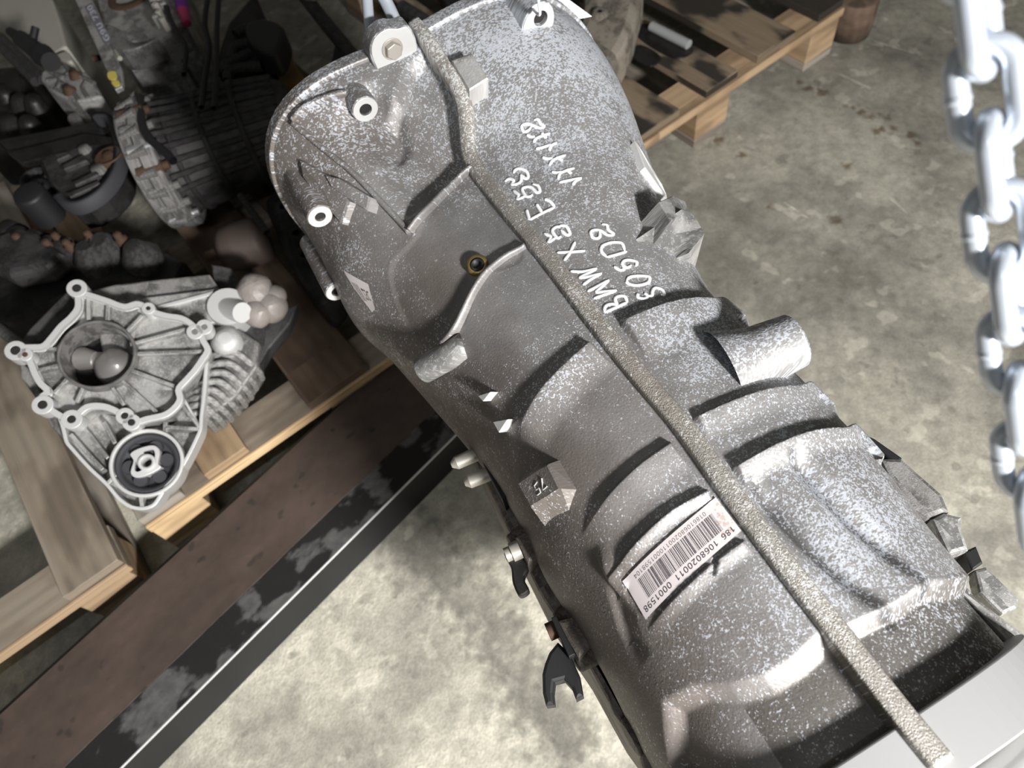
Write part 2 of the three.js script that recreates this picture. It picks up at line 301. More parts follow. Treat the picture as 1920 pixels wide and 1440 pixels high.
// speckled, oxidised casting skin
const CW = 0.9, cz = (i) => -0.17 + i / 2048 * CW, cph = (j) => -Math.PI + j / 2048 * 2 * Math.PI;
const fleck = new Float32Array(2048 * 2048);
const castMap = dataTex(2048, 2048, (i, j, o) => {
  const z = cz(i), ph = cph(j), s = ph * RS;
  const big = fbm(z * 11, s * 11, 101, 3), mid = fbm(z * 45 + 3, s * 45, 107, 3);
  const f1 = vnoise(z * 800, s * 800, 113), f2 = vnoise(z * 1500, s * 1500, 117), f3 = vnoise(z * 330, s * 330, 119);
  // flecks gather on the right of the bell and thin out on the greasy left flank
  let den = 0.07 + 0.12 * sst(-0.1, 0.5, ph) + 0.10 * sst(0.2, -0.05, z) + 0.34 * (big - 0.5) + 0.22 * (mid - 0.5) - 0.05 * sst(-0.25, -1.0, ph);
  if (ph < -0.05 && ph > -0.8 && z > 0.05 && z < 0.24) den -= 0.07;
  const n = 0.46 * f1 + 0.34 * f2 + 0.2 * f3, k = sst(0.71 - den, 0.82 - den, n);
  fleck[j * 2048 + i] = k;
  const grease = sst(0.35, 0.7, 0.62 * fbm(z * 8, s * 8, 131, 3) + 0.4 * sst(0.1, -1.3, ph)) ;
  const dirty = (z > 0.582 && z < 0.65 && (ph > 0.09 || (ph > -0.6 && ph < -0.02))) ? sst(0.582, 0.592, z) * 0.5 : 0;
  let gd = 9; if (z > 0.4 && z < 0.62 && ph > 0 && ph < 0.9) for (const P of FLUTE_LINES) for (let q = 0; q < P.length - 1; q++) { const a = P[q], b = P[q + 1], dx = b[0] - a[0], dy = b[1] - a[1], u = Math.min(1, Math.max(0, ((z - a[0]) * dx + (s - a[1]) * dy) / (dx * dx + dy * dy))); gd = Math.min(gd, Math.hypot(z - a[0] - u * dx, s - a[1] - u * dy)); }
  const fluteTone = 0.62 * (1 - sst(0.001, 0.0085, gd + 0.003 * (mid - 0.5)));  // darker tone close to the flute lines
  const g = (1 - fluteTone) * (1 - dirty) * mix(0.8, 1.15, mid) * mix(0.86, 1.1, f2);
  const r0 = mix(0.31, 0.205, grease) * g, g0 = mix(0.302, 0.18, grease) * g * (1 - 0.1 * dirty), b0 = mix(0.295, 0.162, grease) * g * (1 - 0.25 * dirty), w = (1 - 0.6 * fluteTone) * 0.8 * (0.75 + 0.35 * f2);
  o[0] = mix(r0, w * 0.92, k * 0.66); o[1] = mix(g0, w * 0.98, k * 0.66); o[2] = mix(b0, w * 1.07, k * 0.66);
}, true);
const castRough = dataTex(2048, 2048, (i, j, o) => { const k = fleck[j * 2048 + i]; o[0] = 1; o[1] = mix(0.56, 0.42, k) + 0.1 * (hash(i, j, 3) - 0.5); o[2] = mix(0.42, 0.3, k); });
const castBump = dataTex(2048, 2048, (i, j, o) => { const z = cz(i), s = cph(j) * RS; const v = 0.35 * vnoise(z * 700, s * 700, 201) + 0.25 * vnoise(z * 1100, s * 1100, 203) + 0.3 * fleck[j * 2048 + i] + 0.1 * hash(i, j, 9); o[0] = o[1] = o[2] = v; });
for (const t of [castMap, castRough, castBump]) t.wrapS = THREE.ClampToEdgeWrapping;
const castMat = new THREE.MeshStandardMaterial({ map: castMap, roughnessMap: castRough, metalnessMap: castRough, metalness: 1, roughness: 1, bumpMap: castBump, bumpScale: 0.00035 });
const uvOf = (x, y, z) => [(z + 0.17) / CW, (Math.atan2(x, y) + Math.PI) / (2 * Math.PI)];
function castUV(g) { const p = g.attributes.position, u = []; for (let i = 0; i < p.count; i++) u.push(...uvOf(p.getX(i), p.getY(i), p.getZ(i))); g.setAttribute('uv', new THREE.Float32BufferAttribute(u, 2)); return g; }

M.rib = castMat.clone(); M.rib.color.setRGB(1.22, 1.17, 1.07); M.rib.bumpMap = grainTex; M.rib.bumpScale = 0.0006;
M.greasy = new THREE.MeshStandardMaterial({ color: new THREE.Color().setRGB(0.235, 0.205, 0.18), roughness: 0.55, metalness: 0.25, map: dirtTex, bumpMap: grainTex, bumpScale: 0.0004 });
M.lug = new THREE.MeshStandardMaterial({ color: new THREE.Color().setRGB(0.42, 0.42, 0.41), roughness: 0.5, metalness: 0.3, map: dirtTex, bumpMap: grainTex, bumpScale: 0.0003 });
const PH = [];
for (let i = 0; i <= 34; i++) PH.push(-Math.PI + i / 34 * (Math.PI - 1.95));
for (let i = 1; i <= 500; i++) PH.push(-1.95 + i / 500 * 3.5);
for (let i = 1; i <= 26; i++) PH.push(1.55 + i / 26 * (Math.PI - 1.55));
function skin(z0, z1, nz) {
  const pos = [], uv = [], idx = [], nk = PH.length;
  for (let a = 0; a <= nz; a++) for (let b = 0; b < nk; b++) { const z = z0 + (z1 - z0) * a / nz, ph = PH[b], q = surf(z, ph); pos.push(q.x, q.y, q.z); uv.push((z + 0.17) / CW, (ph + Math.PI) / (2 * Math.PI)); }
  for (let a = 0; a < nz; a++) for (let b = 0; b < nk - 1; b++) { const p = a * nk + b, q = p + nk; idx.push(p, q, p + 1, p + 1, q, q + 1); }
  const g = new THREE.BufferGeometry(); g.setAttribute('position', new THREE.Float32BufferAttribute(pos, 3)); g.setAttribute('uv', new THREE.Float32BufferAttribute(uv, 2)); g.setIndex(idx); g.computeVertexNormals(); return g;
}
part('bell_housing', skin(-0.15, 0.2365, 340), castMat, gearbox);
part('gear_casing', skin(0.2365, 0.668, 400), castMat, gearbox);
// bell flange: flat ring that bolts to an engine, with the open bell behind it
{
  const out = [], inn = [];
  for (let i = 0; i < 96; i++) { const a = -Math.PI + i / 96 * 2 * Math.PI, r = R0(-0.15, a); out.push([(r + 0.004) * Math.sin(a), (r + 0.004) * Math.cos(a)]); inn.push([(r - 0.03) * Math.sin(a), (r - 0.03) * Math.cos(a)]); }
  part('bell_flange', castUV(plate(out, -0.166, -0.146, 0.002, [inn])), castMat, gearbox);
}
// rib strips lying on the skin
function rib(name, pts, w, h, opt = {}) {
  const path = smoothPath(pts, opt.n ?? 60), P = [], N = [];
  for (const [z, ph] of path) { P.push(surf(z, ph, opt.lift ?? 0)); if (opt.base) { const r = R0(z, ph); P[P.length - 1].set(r * Math.sin(ph), r * Math.cos(ph), z); } N.push(surfN(z, ph)); }
  for (let k = 0; k < (opt.smooth ?? 3); k++) for (let i = 1; i < P.length - 1; i++) P[i].add(P[i - 1]).add(P[i + 1]).divideScalar(3);
  const s = opt.sink ?? 0.006, prof = [[-w / 2 * 1.25, -s], [-w / 2, h * 0.55], [-w / 2 * 0.72, h * 0.95], [0, h], [w / 2 * 0.72, h * 0.95], [w / 2, h * 0.55], [w / 2 * 1.25, -s]];
  const g = sweep(P, N, opt.profile ?? prof, opt.scale); if (!opt.keepUV) castUV(g);
  return part(name, g, opt.mat ?? castMat, gearbox, opt.label);
}
const CENTRE = [[-.1575,.1087],[-.1338,.1194],[-.1029,.1355],[-.0735,.1561],[-.0526,.1492],[-.0295,.0925],[.0023,.0115],[.0333,.0097],[.0975,.0186],[.1831,.0324],[.2589,.0263],[.3318,.0365],[.3923,.0574],[.439,.0451],[.4799,.0382],[.5408,.0328],[.594,.0359],[.6383,.0381],[.6733,.0476]];
rib('centre_rib', CENTRE, 0.0175, 0.0075, { n: 160, base: true, sink: 0.03, mat: M.rib, scale: (u) => [1, mix(2.1, 1, sst(0.16, 0.34, u))] });
rib('edge_rib', [[-.1359,-.6994],[-.1014,-.6949],[-.0562,-.6707],[-.0025,-.6611],[.0444,-.6478]], 0.006, 0.006);
rib('curved_rib', [[.0444,-.643],[.0357,-.5029],[.0217,-.3124],[.0122,-.1374],[.01,-.0139]], 0.006, 0.009);
rib('rim_lip', [[-.1367,-.6898],[-.1358,-.6107],[-.1302,-.5079],[-.1246,-.4065]], 0.007, 0.007);
rib('breather_rib', [[.1397,-.0461],[.1384,-.2005],[.1426,-.3607],[.1523,-.5178],[.1643,-.6806],[.171,-.8],[.1694,-.9259]], 0.006, 0.011, { scale: (t) => [mix(0.8, 1.2, t), mix(0.5, 1, t)] });
// raised bosses: outline on the skin lifted along the surface
function boss(name, pts, h, opt = {}) {
  const cz0 = pts.reduce((a, p) => a + p[0], 0) / pts.length, cp0 = pts.reduce((a, p) => a + p[1], 0) / pts.length, n = surfN(cz0, cp0), ex = opt.expand ?? 1.15, out = opt.smooth ? smoothPath(pts, opt.smooth, true) : pts;
  if (opt.lean) n.add(V(...opt.lean)).normalize();
  // top is a flat facet through the lifted centre
  const c = surf(cz0, cp0, h), nf = opt.flat ? n : null, top = [], bot = [];
  for (const [z, p] of out) {
    let q = surf(z, p, h); if (nf) q.addScaledVector(nf, -q.clone().sub(c).dot(nf) * (opt.flat ?? 1)); top.push(q);
    const ft = opt.foot && opt.foot[out.indexOf(out.find((o) => o[0] === z && o[1] === p))]; bot.push(ft ? surf(ft[0], ft[1], -0.002) : surf(cz0 + (z - cz0) * ex, cp0 + (p - cp0) * ex, -0.012));
  }
  if (opt.shift) for (const q of bot) q.add(V(...opt.shift));
  const m = top.length, pos = [], tri = (a, b, d) => pos.push(a.x, a.y, a.z, b.x, b.y, b.z, d.x, d.y, d.z);
  const area = out.reduce((s, p, i) => { const q = out[(i + 1) % m]; return s + p[0] * q[1] - q[0] * p[1]; }, 0), fl = area > 0;
  const mid = top.reduce((a, q) => a.add(q), V(0, 0, 0)).divideScalar(m), in_ = top.map((q) => q.clone().lerp(mid, 0.08).addScaledVector(n, 0.0012));
  const mid2 = in_.reduce((a, q) => a.add(q), V(0, 0, 0)).divideScalar(m);
  for (let i = 0; i < m; i++) { const k = (i + 1) % m, T = (a, b, d) => fl ? tri(a, d, b) : tri(a, b, d); T(mid2, in_[k], in_[i]); T(in_[i], in_[k], top[k]); T(in_[i], top[k], top[i]); T(top[i], top[k], bot[k]); T(top[i], bot[k], bot[i]); }
  const g = new THREE.BufferGeometry(); g.setAttribute('position', new THREE.Float32BufferAttribute(pos, 3)); g.computeVertexNormals(); castUV(g);
  return part(name, g, opt.mat ?? castMat, gearbox, opt.label);
}
boss('cast_pad', [[.3426,-.96],[.3497,-.7772],[.3543,-.6937],[.3786,-.711],[.3745,-.8216],[.3686,-.964]], 0.014, { flat: 1, foot: [[.3273,-1.0718],[.3371,-.8278],[.3505,-.6824],[.3825,-.6886],[.3923,-.8277],[.3834,-1.0991]] });
boss('lug', [[.1625,.7906],[.1428,.9955],[.1399,1.1461],[.1581,1.0986],[.1904,.7764]], 0.024, { expand: 1.2, flat: 0.6, mat: M.lug });
boss('cast_pad', [[-.0878,.1558],[-.0808,.2568],[-.0468,.2815],[-.0488,.1699]], 0.019, { expand: 1.12, flat: 1, mat: M.lug });
boss('fin', [[.0452,1.0399],[.0576,1.0851],[.084,1.2589],[.0882,1.366],[.1073,1.2082],[.0829,1.0355]], 0.006, { expand: 1.0, mat: M.aluClean });
boss('fin', [[-.0682,-.773],[-.0529,-.729],[-.01,-.6676],[-.0013,-.7331],[-.0314,-.7725],[-.0557,-.7934]], 0.011, { expand: 1.05 });
boss('cast_pad', [[-.1066,-.8192],[-.0693,-.7773],[-.0291,-.7857],[-.0231,-.9217],[-.0658,-.9113],[-.0967,-.8799]], 0.007, { expand: 1.08 });
boss('clip_fin', [[.2459,-.8936],[.2553,-.7901],[.2543,-.8837]], 0.009, { expand: 1.0, mat: M.aluClean });
boss('clip_fin', [[.2773,-.906],[.2893,-.7928],[.2898,-.913]], 0.009, { expand: 1.0, mat: M.aluClean });
// wedge lug: a wall that falls away toward the tail, and a round lug beside it
{
  const q = [[0.094, 0.129, 0.187], [0.161, 0.12, 0.172], [0.181, 0.098, 0.168], [0.172, 0.101, 0.199], [0.138, 0.11, 0.218], [0.126, 0.1, 0.21], [0.15, 0.07, 0.165], [0.165, 0.05, 0.165], [0.165, 0.05, 0.2], [0.092, 0.12, 0.184]].map((p) => V(...p)), pos = [];
  for (const f of [[2, 3, 8, 7], [0, 1, 6, 9], [1, 2, 7, 6], [3, 4, 8], [4, 5, 8]]) for (let k = 1; k < f.length - 1; k++) for (const i of [f[0], f[k], f[k + 1]]) pos.push(q[i].x, q[i].y, q[i].z);
  const g = new THREE.BufferGeometry(); g.setAttribute('position', new THREE.Float32BufferAttribute(pos, 3)); g.computeVertexNormals();
  // near face: a smooth sheet between the crest and the foot, hollowed a little
  const top = [q[0], q[0].clone().lerp(q[1], 0.4), q[0].clone().lerp(q[1], 0.8), q[1], q[2], q[3]], foot = [q[0].clone().add(V(0, 0, 0.004)), q[0].clone().lerp(q[5], 0.45), q[5].clone().add(V(-0.006, 0.006, 0)), q[5], q[4], q[4].clone().lerp(q[3], 0.3)], P = [], I = [], n = 8;
  for (let a = 0; a < 6; a++) for (let k = 0; k <= n; k++) { const v = top[a].clone().lerp(foot[a], k / n), h = 0.0 * Math.sin(Math.PI * k / n) * Math.min(1, a); P.push(v.x - h * 0.4, v.y - h * 0.6, v.z - h * 0.3); }
  for (let a = 0; a < 5; a++) for (let k = 0; k < n; k++) { const p = a * (n + 1) + k; I.push(p, p + n + 1, p + 1, p + 1, p + n + 1, p + n + 2); }
  const g2 = new THREE.BufferGeometry(); g2.setAttribute('position', new THREE.Float32BufferAttribute(P, 3)); g2.setIndex(I); g2.computeVertexNormals();
  part('lug', castUV(mergeGeometries([g, g2.toNonIndexed()])), M.lug, gearbox);
  const a = [[.3537,.8169]][0], e = [[.3622,.9109]][0], A = V(0.08, 0.112, 0.352), B = surf(e[0], e[1], 0.027), l = A.distanceTo(B);
  part('lug', castUV(lathe([[0.04, 0], [0.029, l * 0.45], [0.0255, l - 0.003], [0.0225, l], [0, l]], A, B.clone().sub(A), 40)), castMat, gearbox);
}
// round boss at the end of the breather rib
{
  const a = [[.1879,-.8219],[.169,-1.1557]], A = surf(a[0][0], a[0][1], -0.004), B = surf(a[1][0], a[1][1], 0.016), g = lathe([[0, 0], [0.0145, 0], [0.0145, A.distanceTo(B) - 0.001], [0.0135, A.distanceTo(B)], [0, A.distanceTo(B)]], A, B.clone().sub(A), 32);
  part('round_boss', castUV(g), M.lug, gearbox);
}
// bolt ears round the bell: a machined ring with a through hole, its column running back to the flange
function ear(x, y, z, r, rh, back, plain, pts) {
  const o = pts ?? circ(0, 0, r, 32), g = plate(o.map((p) => [p[0] + x, p[1] + y]), z - back, z, 0.0012, [circ(x, y, rh, 24)]);
  const e = part('bolt_ear', castUV(g), castMat, gearbox);
  part('spot_face', plate(circ(x, y, r * 0.93, 32), z, z + 0.0012, 0.0004, [circ(x, y, rh, 24)]), M.aluClean, e, 'bright machined ring');
  part('bore', rod(V(x, y, z - 0.012), V(x, y, z - 0.003), rh), M.hole, e);
  return e;
}
{
  let p = [...[[-.0739,.183]], ...[[-.0173,.2146]]];
  ear(p[0][0], p[0][1], -0.10, 0.0155, 0.0072, 0.06);
  const tri = [[-0.018, -0.05], [-0.024, -0.02], [-0.025, 0.006], [-0.017, 0.019], [0, 0.024], [0.014, 0.019], [0.025, 0.017], [0.028, -0.018], [0.006, -0.034]];
  const e = part('bolt_ear', castUV(plate(smoothPath(tri, 40, true).map((q) => [q[0] + p[1][0], q[1] + p[1][1]]), -0.158, -0.135, 0.002)), castMat, gearbox);
  part('spot_face', plate(smoothPath(tri.map((q) => [q[0] * 0.93, q[1] * 0.93 + 0.001]), 40, true).map((q) => [q[0] + p[1][0], q[1] + p[1][1]]), -0.136, -0.1338, 0.0005), M.aluClean, e, 'bright machined face');
  part('hex_bolt', merge([plate(circ(p[1][0], p[1][1], 0.0125, 28), -0.134, -0.1328, 0.0006), plate(circ(p[1][0], p[1][1], 0.0098, 6, 0.3), -0.133, -0.126, 0.0012)]), M.bolt, e);
  p = [[.1486,.2037]];
  const q4 = [[-0.024, -0.004], [-0.012, 0.014], [0, 0.018], [0.013, 0.013], [0.018, -0.002], [0.014, -0.016], [-0.008, -0.03]].map((q) => [q[0] + p[0][0], q[1] + p[0][1]]);
  const e2 = part('bolt_ear', castUV(plate(smoothPath(q4, 40, true), -0.152, -0.095, 0.0012, [circ(p[0][0], p[0][1], 0.0088, 24)])), castMat, gearbox);
  part('spot_face', plate(smoothPath(q4.map((q) => [mix(p[0][0], q[0], 0.95), mix(p[0][1], q[1], 0.95)]), 40, true), -0.095, -0.0938, 0.0004, [circ(p[0][0], p[0][1], 0.0088, 24)]), M.aluClean, e2, 'bright machined face');
  part('bore', rod(V(p[0][0], p[0][1], -0.112), V(p[0][0], p[0][1], -0.1), 0.0088), M.hole, e2);
  p = [[-.1721,.1208]]; ear(p[0][0], p[0][1], -0.045, 0.015, 0.0062, 0.1);
  p = [[-.1936,.0067]]; ear(p[0][0], p[0][1], -0.04, 0.0155, 0.0075, 0.1);
}
// breather plug
{
  const a = [[.1275,-.4161]][0], c = surf(a[0], a[1], -0.003), n = surfN(a[0], a[1]).add(V(0.05, 0, 0.25)).normalize();
  const b = part('breather_plug', lathe([[0.0115, 0], [0.0115, 0.007], [0.009, 0.0085], [0.0075, 0.0085]], c, n), M.brass, gearbox, 'brass breather plug');
  part('plug_core', lathe([[0, 0.006], [0.0045, 0.006], [0.0045, 0.0095], [0.0075, 0.0082], [0.0082, 0.004]].reverse(), c, n), M.black, b, 'black plug core');
}
// cast number on the pad
{
  const W = [[-0.008, 0.004, -0.002, 0.004], [-0.002, 0.004, -0.006, -0.005], [0.007, 0.0045, 0.002, 0.0045], [0.002, 0.0045, 0.002, 0.0005], [0.002, 0.0005, 0.006, 0], [0.006, 0, 0.006, -0.004], [0.006, -0.004, 0.001, -0.005]];
  const k = [[.3628,-.8223],[.3604,-.9064],[.3566,-.8308]], c = surf(k[0][0], k[0][1], 0.0155), u = surf(k[1][0], k[1][1], 0.0155).sub(c).normalize(), n = surfN(k[0][0], k[0][1]), w = u.clone().cross(n).negate();
  part('cast_number', merge(W.map((s) => rod(c.clone().addScaledVector(u, s[0]).addScaledVector(w, s[1]), c.clone().addScaledVector(u, s[2]).addScaledVector(w, s[3]), 0.0007, 0.0007, 6))), M.aluClean, gearbox, 'raised 75 cast in the pad');
}
// handwriting in white paint marker
const INK = [
  [[.0891,.4044],[.0923,.471],[.0951,.5381]], [[.099,.467],[.0962,.493],[.0951,.5381]],
  [[.0846,.4098],[.0793,.4384],[.0788,.4792],[.0799,.5328]], [[.0723,.4044],[.0758,.4255],[.0782,.4551]], [[.0775,.4893],[.0853,.4967]],
  [[.0633,.415],[.0596,.446],[.0593,.4825],[.0603,.5298]], [[.0499,.4059],[.0541,.4252],[.057,.4533]], [[.0577,.4766],[.0654,.4964]],
  [[.0365,.3986],[.0389,.4348],[.0409,.4841]], [[.0464,.4605],[.0427,.4767],[.0415,.5167]],
  [[.0284,.4063],[.0258,.4198],[.0262,.4655],[.0279,.509]], [[.0156,.3932],[.0201,.407],[.0228,.427]], [[.0229,.4682],[.0313,.4778]],
  [[.0051,.4596],[.0069,.4807],[.0117,.4839],[.017,.4949],[.0161,.4691],[.0099,.4448],[.0037,.4158],[.0046,.3856],[.0088,.3846],[.0119,.4098],[.0098,.4357]],
  [[.0469,.2058],[.0444,.2275],[.048,.2634],[.0558,.2791],[.0623,.2673],[.0606,.2455],[.054,.2403]], [[.054,.2403],[.0609,.2167],[.0612,.1822],[.0575,.1545],[.0552,.1779],[.05,.1647],[.0492,.1258]],
  [[.0733,.2657],[.0797,.2835],[.0867,.2738],[.0846,.2505],[.0768,.2441],[.0715,.2165],[.0725,.1858],[.0805,.1794],[.0858,.2024],[.0849,.2227]], [[.0818,.1848],[.0788,.1241],[.0747,.1444],[.0661,.1358]],
  [[.1118,.0998],[.1128,.1999],[.1144,.2899]], [[.1118,.0998],[.0984,.1255]], [[.1126,.1982],[.0991,.2036]], [[.1144,.2899],[.1054,.2861],[.0988,.2683]],
  [[.1373,.2425],[.1432,.2756],[.1518,.2669],[.1509,.2393],[.1432,.23]], [[.1391,.2456],[.1369,.2101],[.1411,.1745],[.1485,.1754],[.1504,.2071]], [[.1485,.1754],[.1485,.1125],[.1443,.1442],[.1365,.1245]],
  [[.1785,.1172],[.1736,.1804],[.1644,.2592]], [[.1655,.1123],[.1727,.1902],[.1797,.2771]],
  [[.1934,.1058],[.2006,.1742],[.2047,.2659]], [[.2047,.2659],[.2051,.1922],[.2052,.1231]], [[.2052,.1231],[.2092,.1874],[.2123,.2706]], [[.2123,.2706],[.2128,.1903],[.2147,.1154]],
  [[.2237,.1138],[.2236,.1991],[.2228,.2839]], [[.2228,.2839],[.229,.1519]], [[.229,.1519],[.2332,.2184],[.2372,.2806]], [[.2372,.2806],[.2342,.1175]],
  [[.2536,.1179],[.2542,.199],[.2542,.2894]], [[.2542,.2894],[.2478,.2989],[.2439,.2621],[.2471,.2278],[.2531,.2208]], [[.2536,.1179],[.2486,.1419],[.2479,.1814],[.2519,.2118],[.254,.2118]],
  [[.1572,.4857],[.1606,.5103],[.166,.5002],[.1729,.5128],[.1718,.4705],[.1652,.4548],[.161,.4241],[.1624,.3844],[.1676,.3766],[.1719,.4008],[.1688,.4297],[.1645,.439]],
  [[.1974,.3718],[.1986,.443],[.199,.5145]], [[.1974,.3718],[.1897,.3636],[.1838,.3843],[.1821,.428],[.1838,.4864],[.1882,.5213],[.1992,.4993]],
  [[.2189,.5044],[.2144,.5288],[.2102,.501],[.2087,.4561],[.2123,.4285],[.2168,.4413],[.2162,.4817]], [[.2123,.4285],[.2169,.423],[.2166,.389],[.2107,.3714]],
  [[.2308,.3836],[.2287,.4162],[.231,.491],[.2354,.5407],[.2399,.5211],[.2416,.4697],[.2387,.404],[.2337,.3776],[.2308,.3836]],
  [[.2495,.3866],[.2534,.3738],[.2575,.4005],[.2553,.4345],[.2516,.4322]], [[.2553,.4345],[.2576,.4602],[.253,.4863],[.2495,.53],[.2539,.5592],[.2603,.5483],[.2595,.5223]],
];
const inkGeo = INK.map((s) => {
  const path = smoothPath(s, Math.max(10, s.length * 6)), P = [], N = []; for (const [z, ph] of path) { P.push(surf(z, ph, 0.0001)); N.push(surfN(z, ph)); }
  const w = 0.0017; return sweep(P, N, [[-w, -0.0006], [-w, 0.0006], [0, 0.0009], [w, 0.0006], [w, -0.0006]], (t) => { const e = Math.min(1, 0.45 + 6 * Math.min(t, 1 - t)); return [e, 1]; });
});
part('handwriting', merge(inkGeo), M.paint, gearbox, 'two lines of white paint-marker handwriting');
// stickers wrapped on the skin
function sticker(name, corners, lift, tex, label, nu = 40, nv = 16) {
  const pos = [], uv = [], idx = []; const [a, b, c, d] = corners;      // text order: top-left, top-right, bottom-right, bottom-left
  for (let j = 0; j <= nv; j++) for (let i = 0; i <= nu; i++) { const u = i / nu, v = j / nv, z = mix(mix(a[0], b[0], u), mix(d[0], c[0], u), v), p = mix(mix(a[1], b[1], u), mix(d[1], c[1], u), v); const q = surf(z, p, lift); pos.push(q.x, q.y, q.z); uv.push(u, 1 - v); }
  for (let j = 0; j < nv; j++) for (let i = 0; i < nu; i++) { const k = j * (nu + 1) + i; idx.push(k, k + nu + 1, k + 1, k + 1, k + nu + 1, k + nu + 2); }
  const g = new THREE.BufferGeometry(); g.setAttribute('position', new THREE.Float32BufferAttribute(pos, 3)); g.setAttribute('uv', new THREE.Float32BufferAttribute(uv, 2)); g.setIndex(idx); g.computeVertexNormals();
  return part(name, g, new THREE.MeshStandardMaterial({ map: tex, roughness: 0.5, side: THREE.DoubleSide }), gearbox, label);
}
function canvasTex(w, h, draw) { const c = document.createElement('canvas'); c.width = w; c.height = h; draw(c.getContext('2d'), w, h); const t = new THREE.CanvasTexture(c); t.colorSpace = THREE.SRGBColorSpace; return t; }
const barcode = canvasTex(1400, 520, (x, w, h) => {
  x.fillStyle = '#d6cdcb'; x.fillRect(0, 0, w, h); const r = rng(77);
  x.fillStyle = 'rgba(150,110,80,0.25)'; for (let i = 0; i < 26; i++) { x.beginPath(); x.arc(r() * 190, 60 + r() * 420, 4 + r() * 26, 0, 7); x.fill(); }
  x.fillStyle = '#1b1726'; let p = 150; while (p < 1250) { const bw = 3 + Math.floor(r() * 3) * 4; x.fillRect(p, 150, bw, 250); p += bw + 3 + Math.floor(r() * 3) * 4; }
  x.fillStyle = '#2a2430'; x.textAlign = 'center'; x.textBaseline = 'middle';
  x.font = 'bold 96px monospace'; x.save(); x.translate(w / 2, 86); x.scale(1320 / x.measureText('186 1068020011 0001598').width, 1); x.fillText('186 1068020011 0001598', 0, 0); x.restore();
  x.font = '74px monospace'; x.save(); x.translate(w / 2 + 30, 450); x.scale(1060 / x.measureText('018610680200110001598104').width, 1); x.fillText('018610680200110001598104', 0, 0); x.restore();
});
sticker('barcode_sticker', [[.4865,-.042],[.5005,-.7583],[.4669,-.7495],[.4547,-.0426]], 0.0012, barcode, 'white barcode sticker with printed numbers');
const tiny = canvasTex(256, 128, (x, w, h) => { x.fillStyle = '#c9c2bf'; x.fillRect(0, 0, w, h); x.fillStyle = '#4a3a34'; x.font = 'bold 62px sans-serif'; x.fillText('23C', 118, 86); for (let i = 0; i < 8; i++) x.fillRect(20 + i * 11, 36, 5, 60); });
sticker('small_sticker', [[.0489,-1.3129],[-.0064,-1.1945],[.0357,-1.1296],[.0539,-1.2597]].map((p, i, a) => [a[0], a[3], a[2], a[1]][i]), 0.0008, tiny, 'small white printed sticker', 12, 6);

// tail flange with its opening
{
  const o = [], n = 96; for (let i = 0; i < n; i++) { const a = -Math.PI + i / n * 2 * Math.PI; const r = R0(0.65, a) + 0.001; o.push([r * Math.sin(a), r * Math.cos(a)]); }
  const g = plate(o, 0.644, 0.684, 0.0012, [circ(0, 0, 0.1, 48)]);
  part('tail_flange', castUV(g), M.flange, gearbox, 'smooth pale machined tail flange');
  part('tail_cover', lathe([[0.1, -0.02], [0.1, 0.0], [0.125, 0.012], [0.125, 0.03], [0.108, 0.03], [0.104, 0.008], [0.06, 0.004], [0.055, 0.03], [0.04, 0.03], [0.04, -0.02]].map((p) => p), V(0, 0, 0.684), V(0, 0, 1), 64), M.aluClean, gearbox);
}
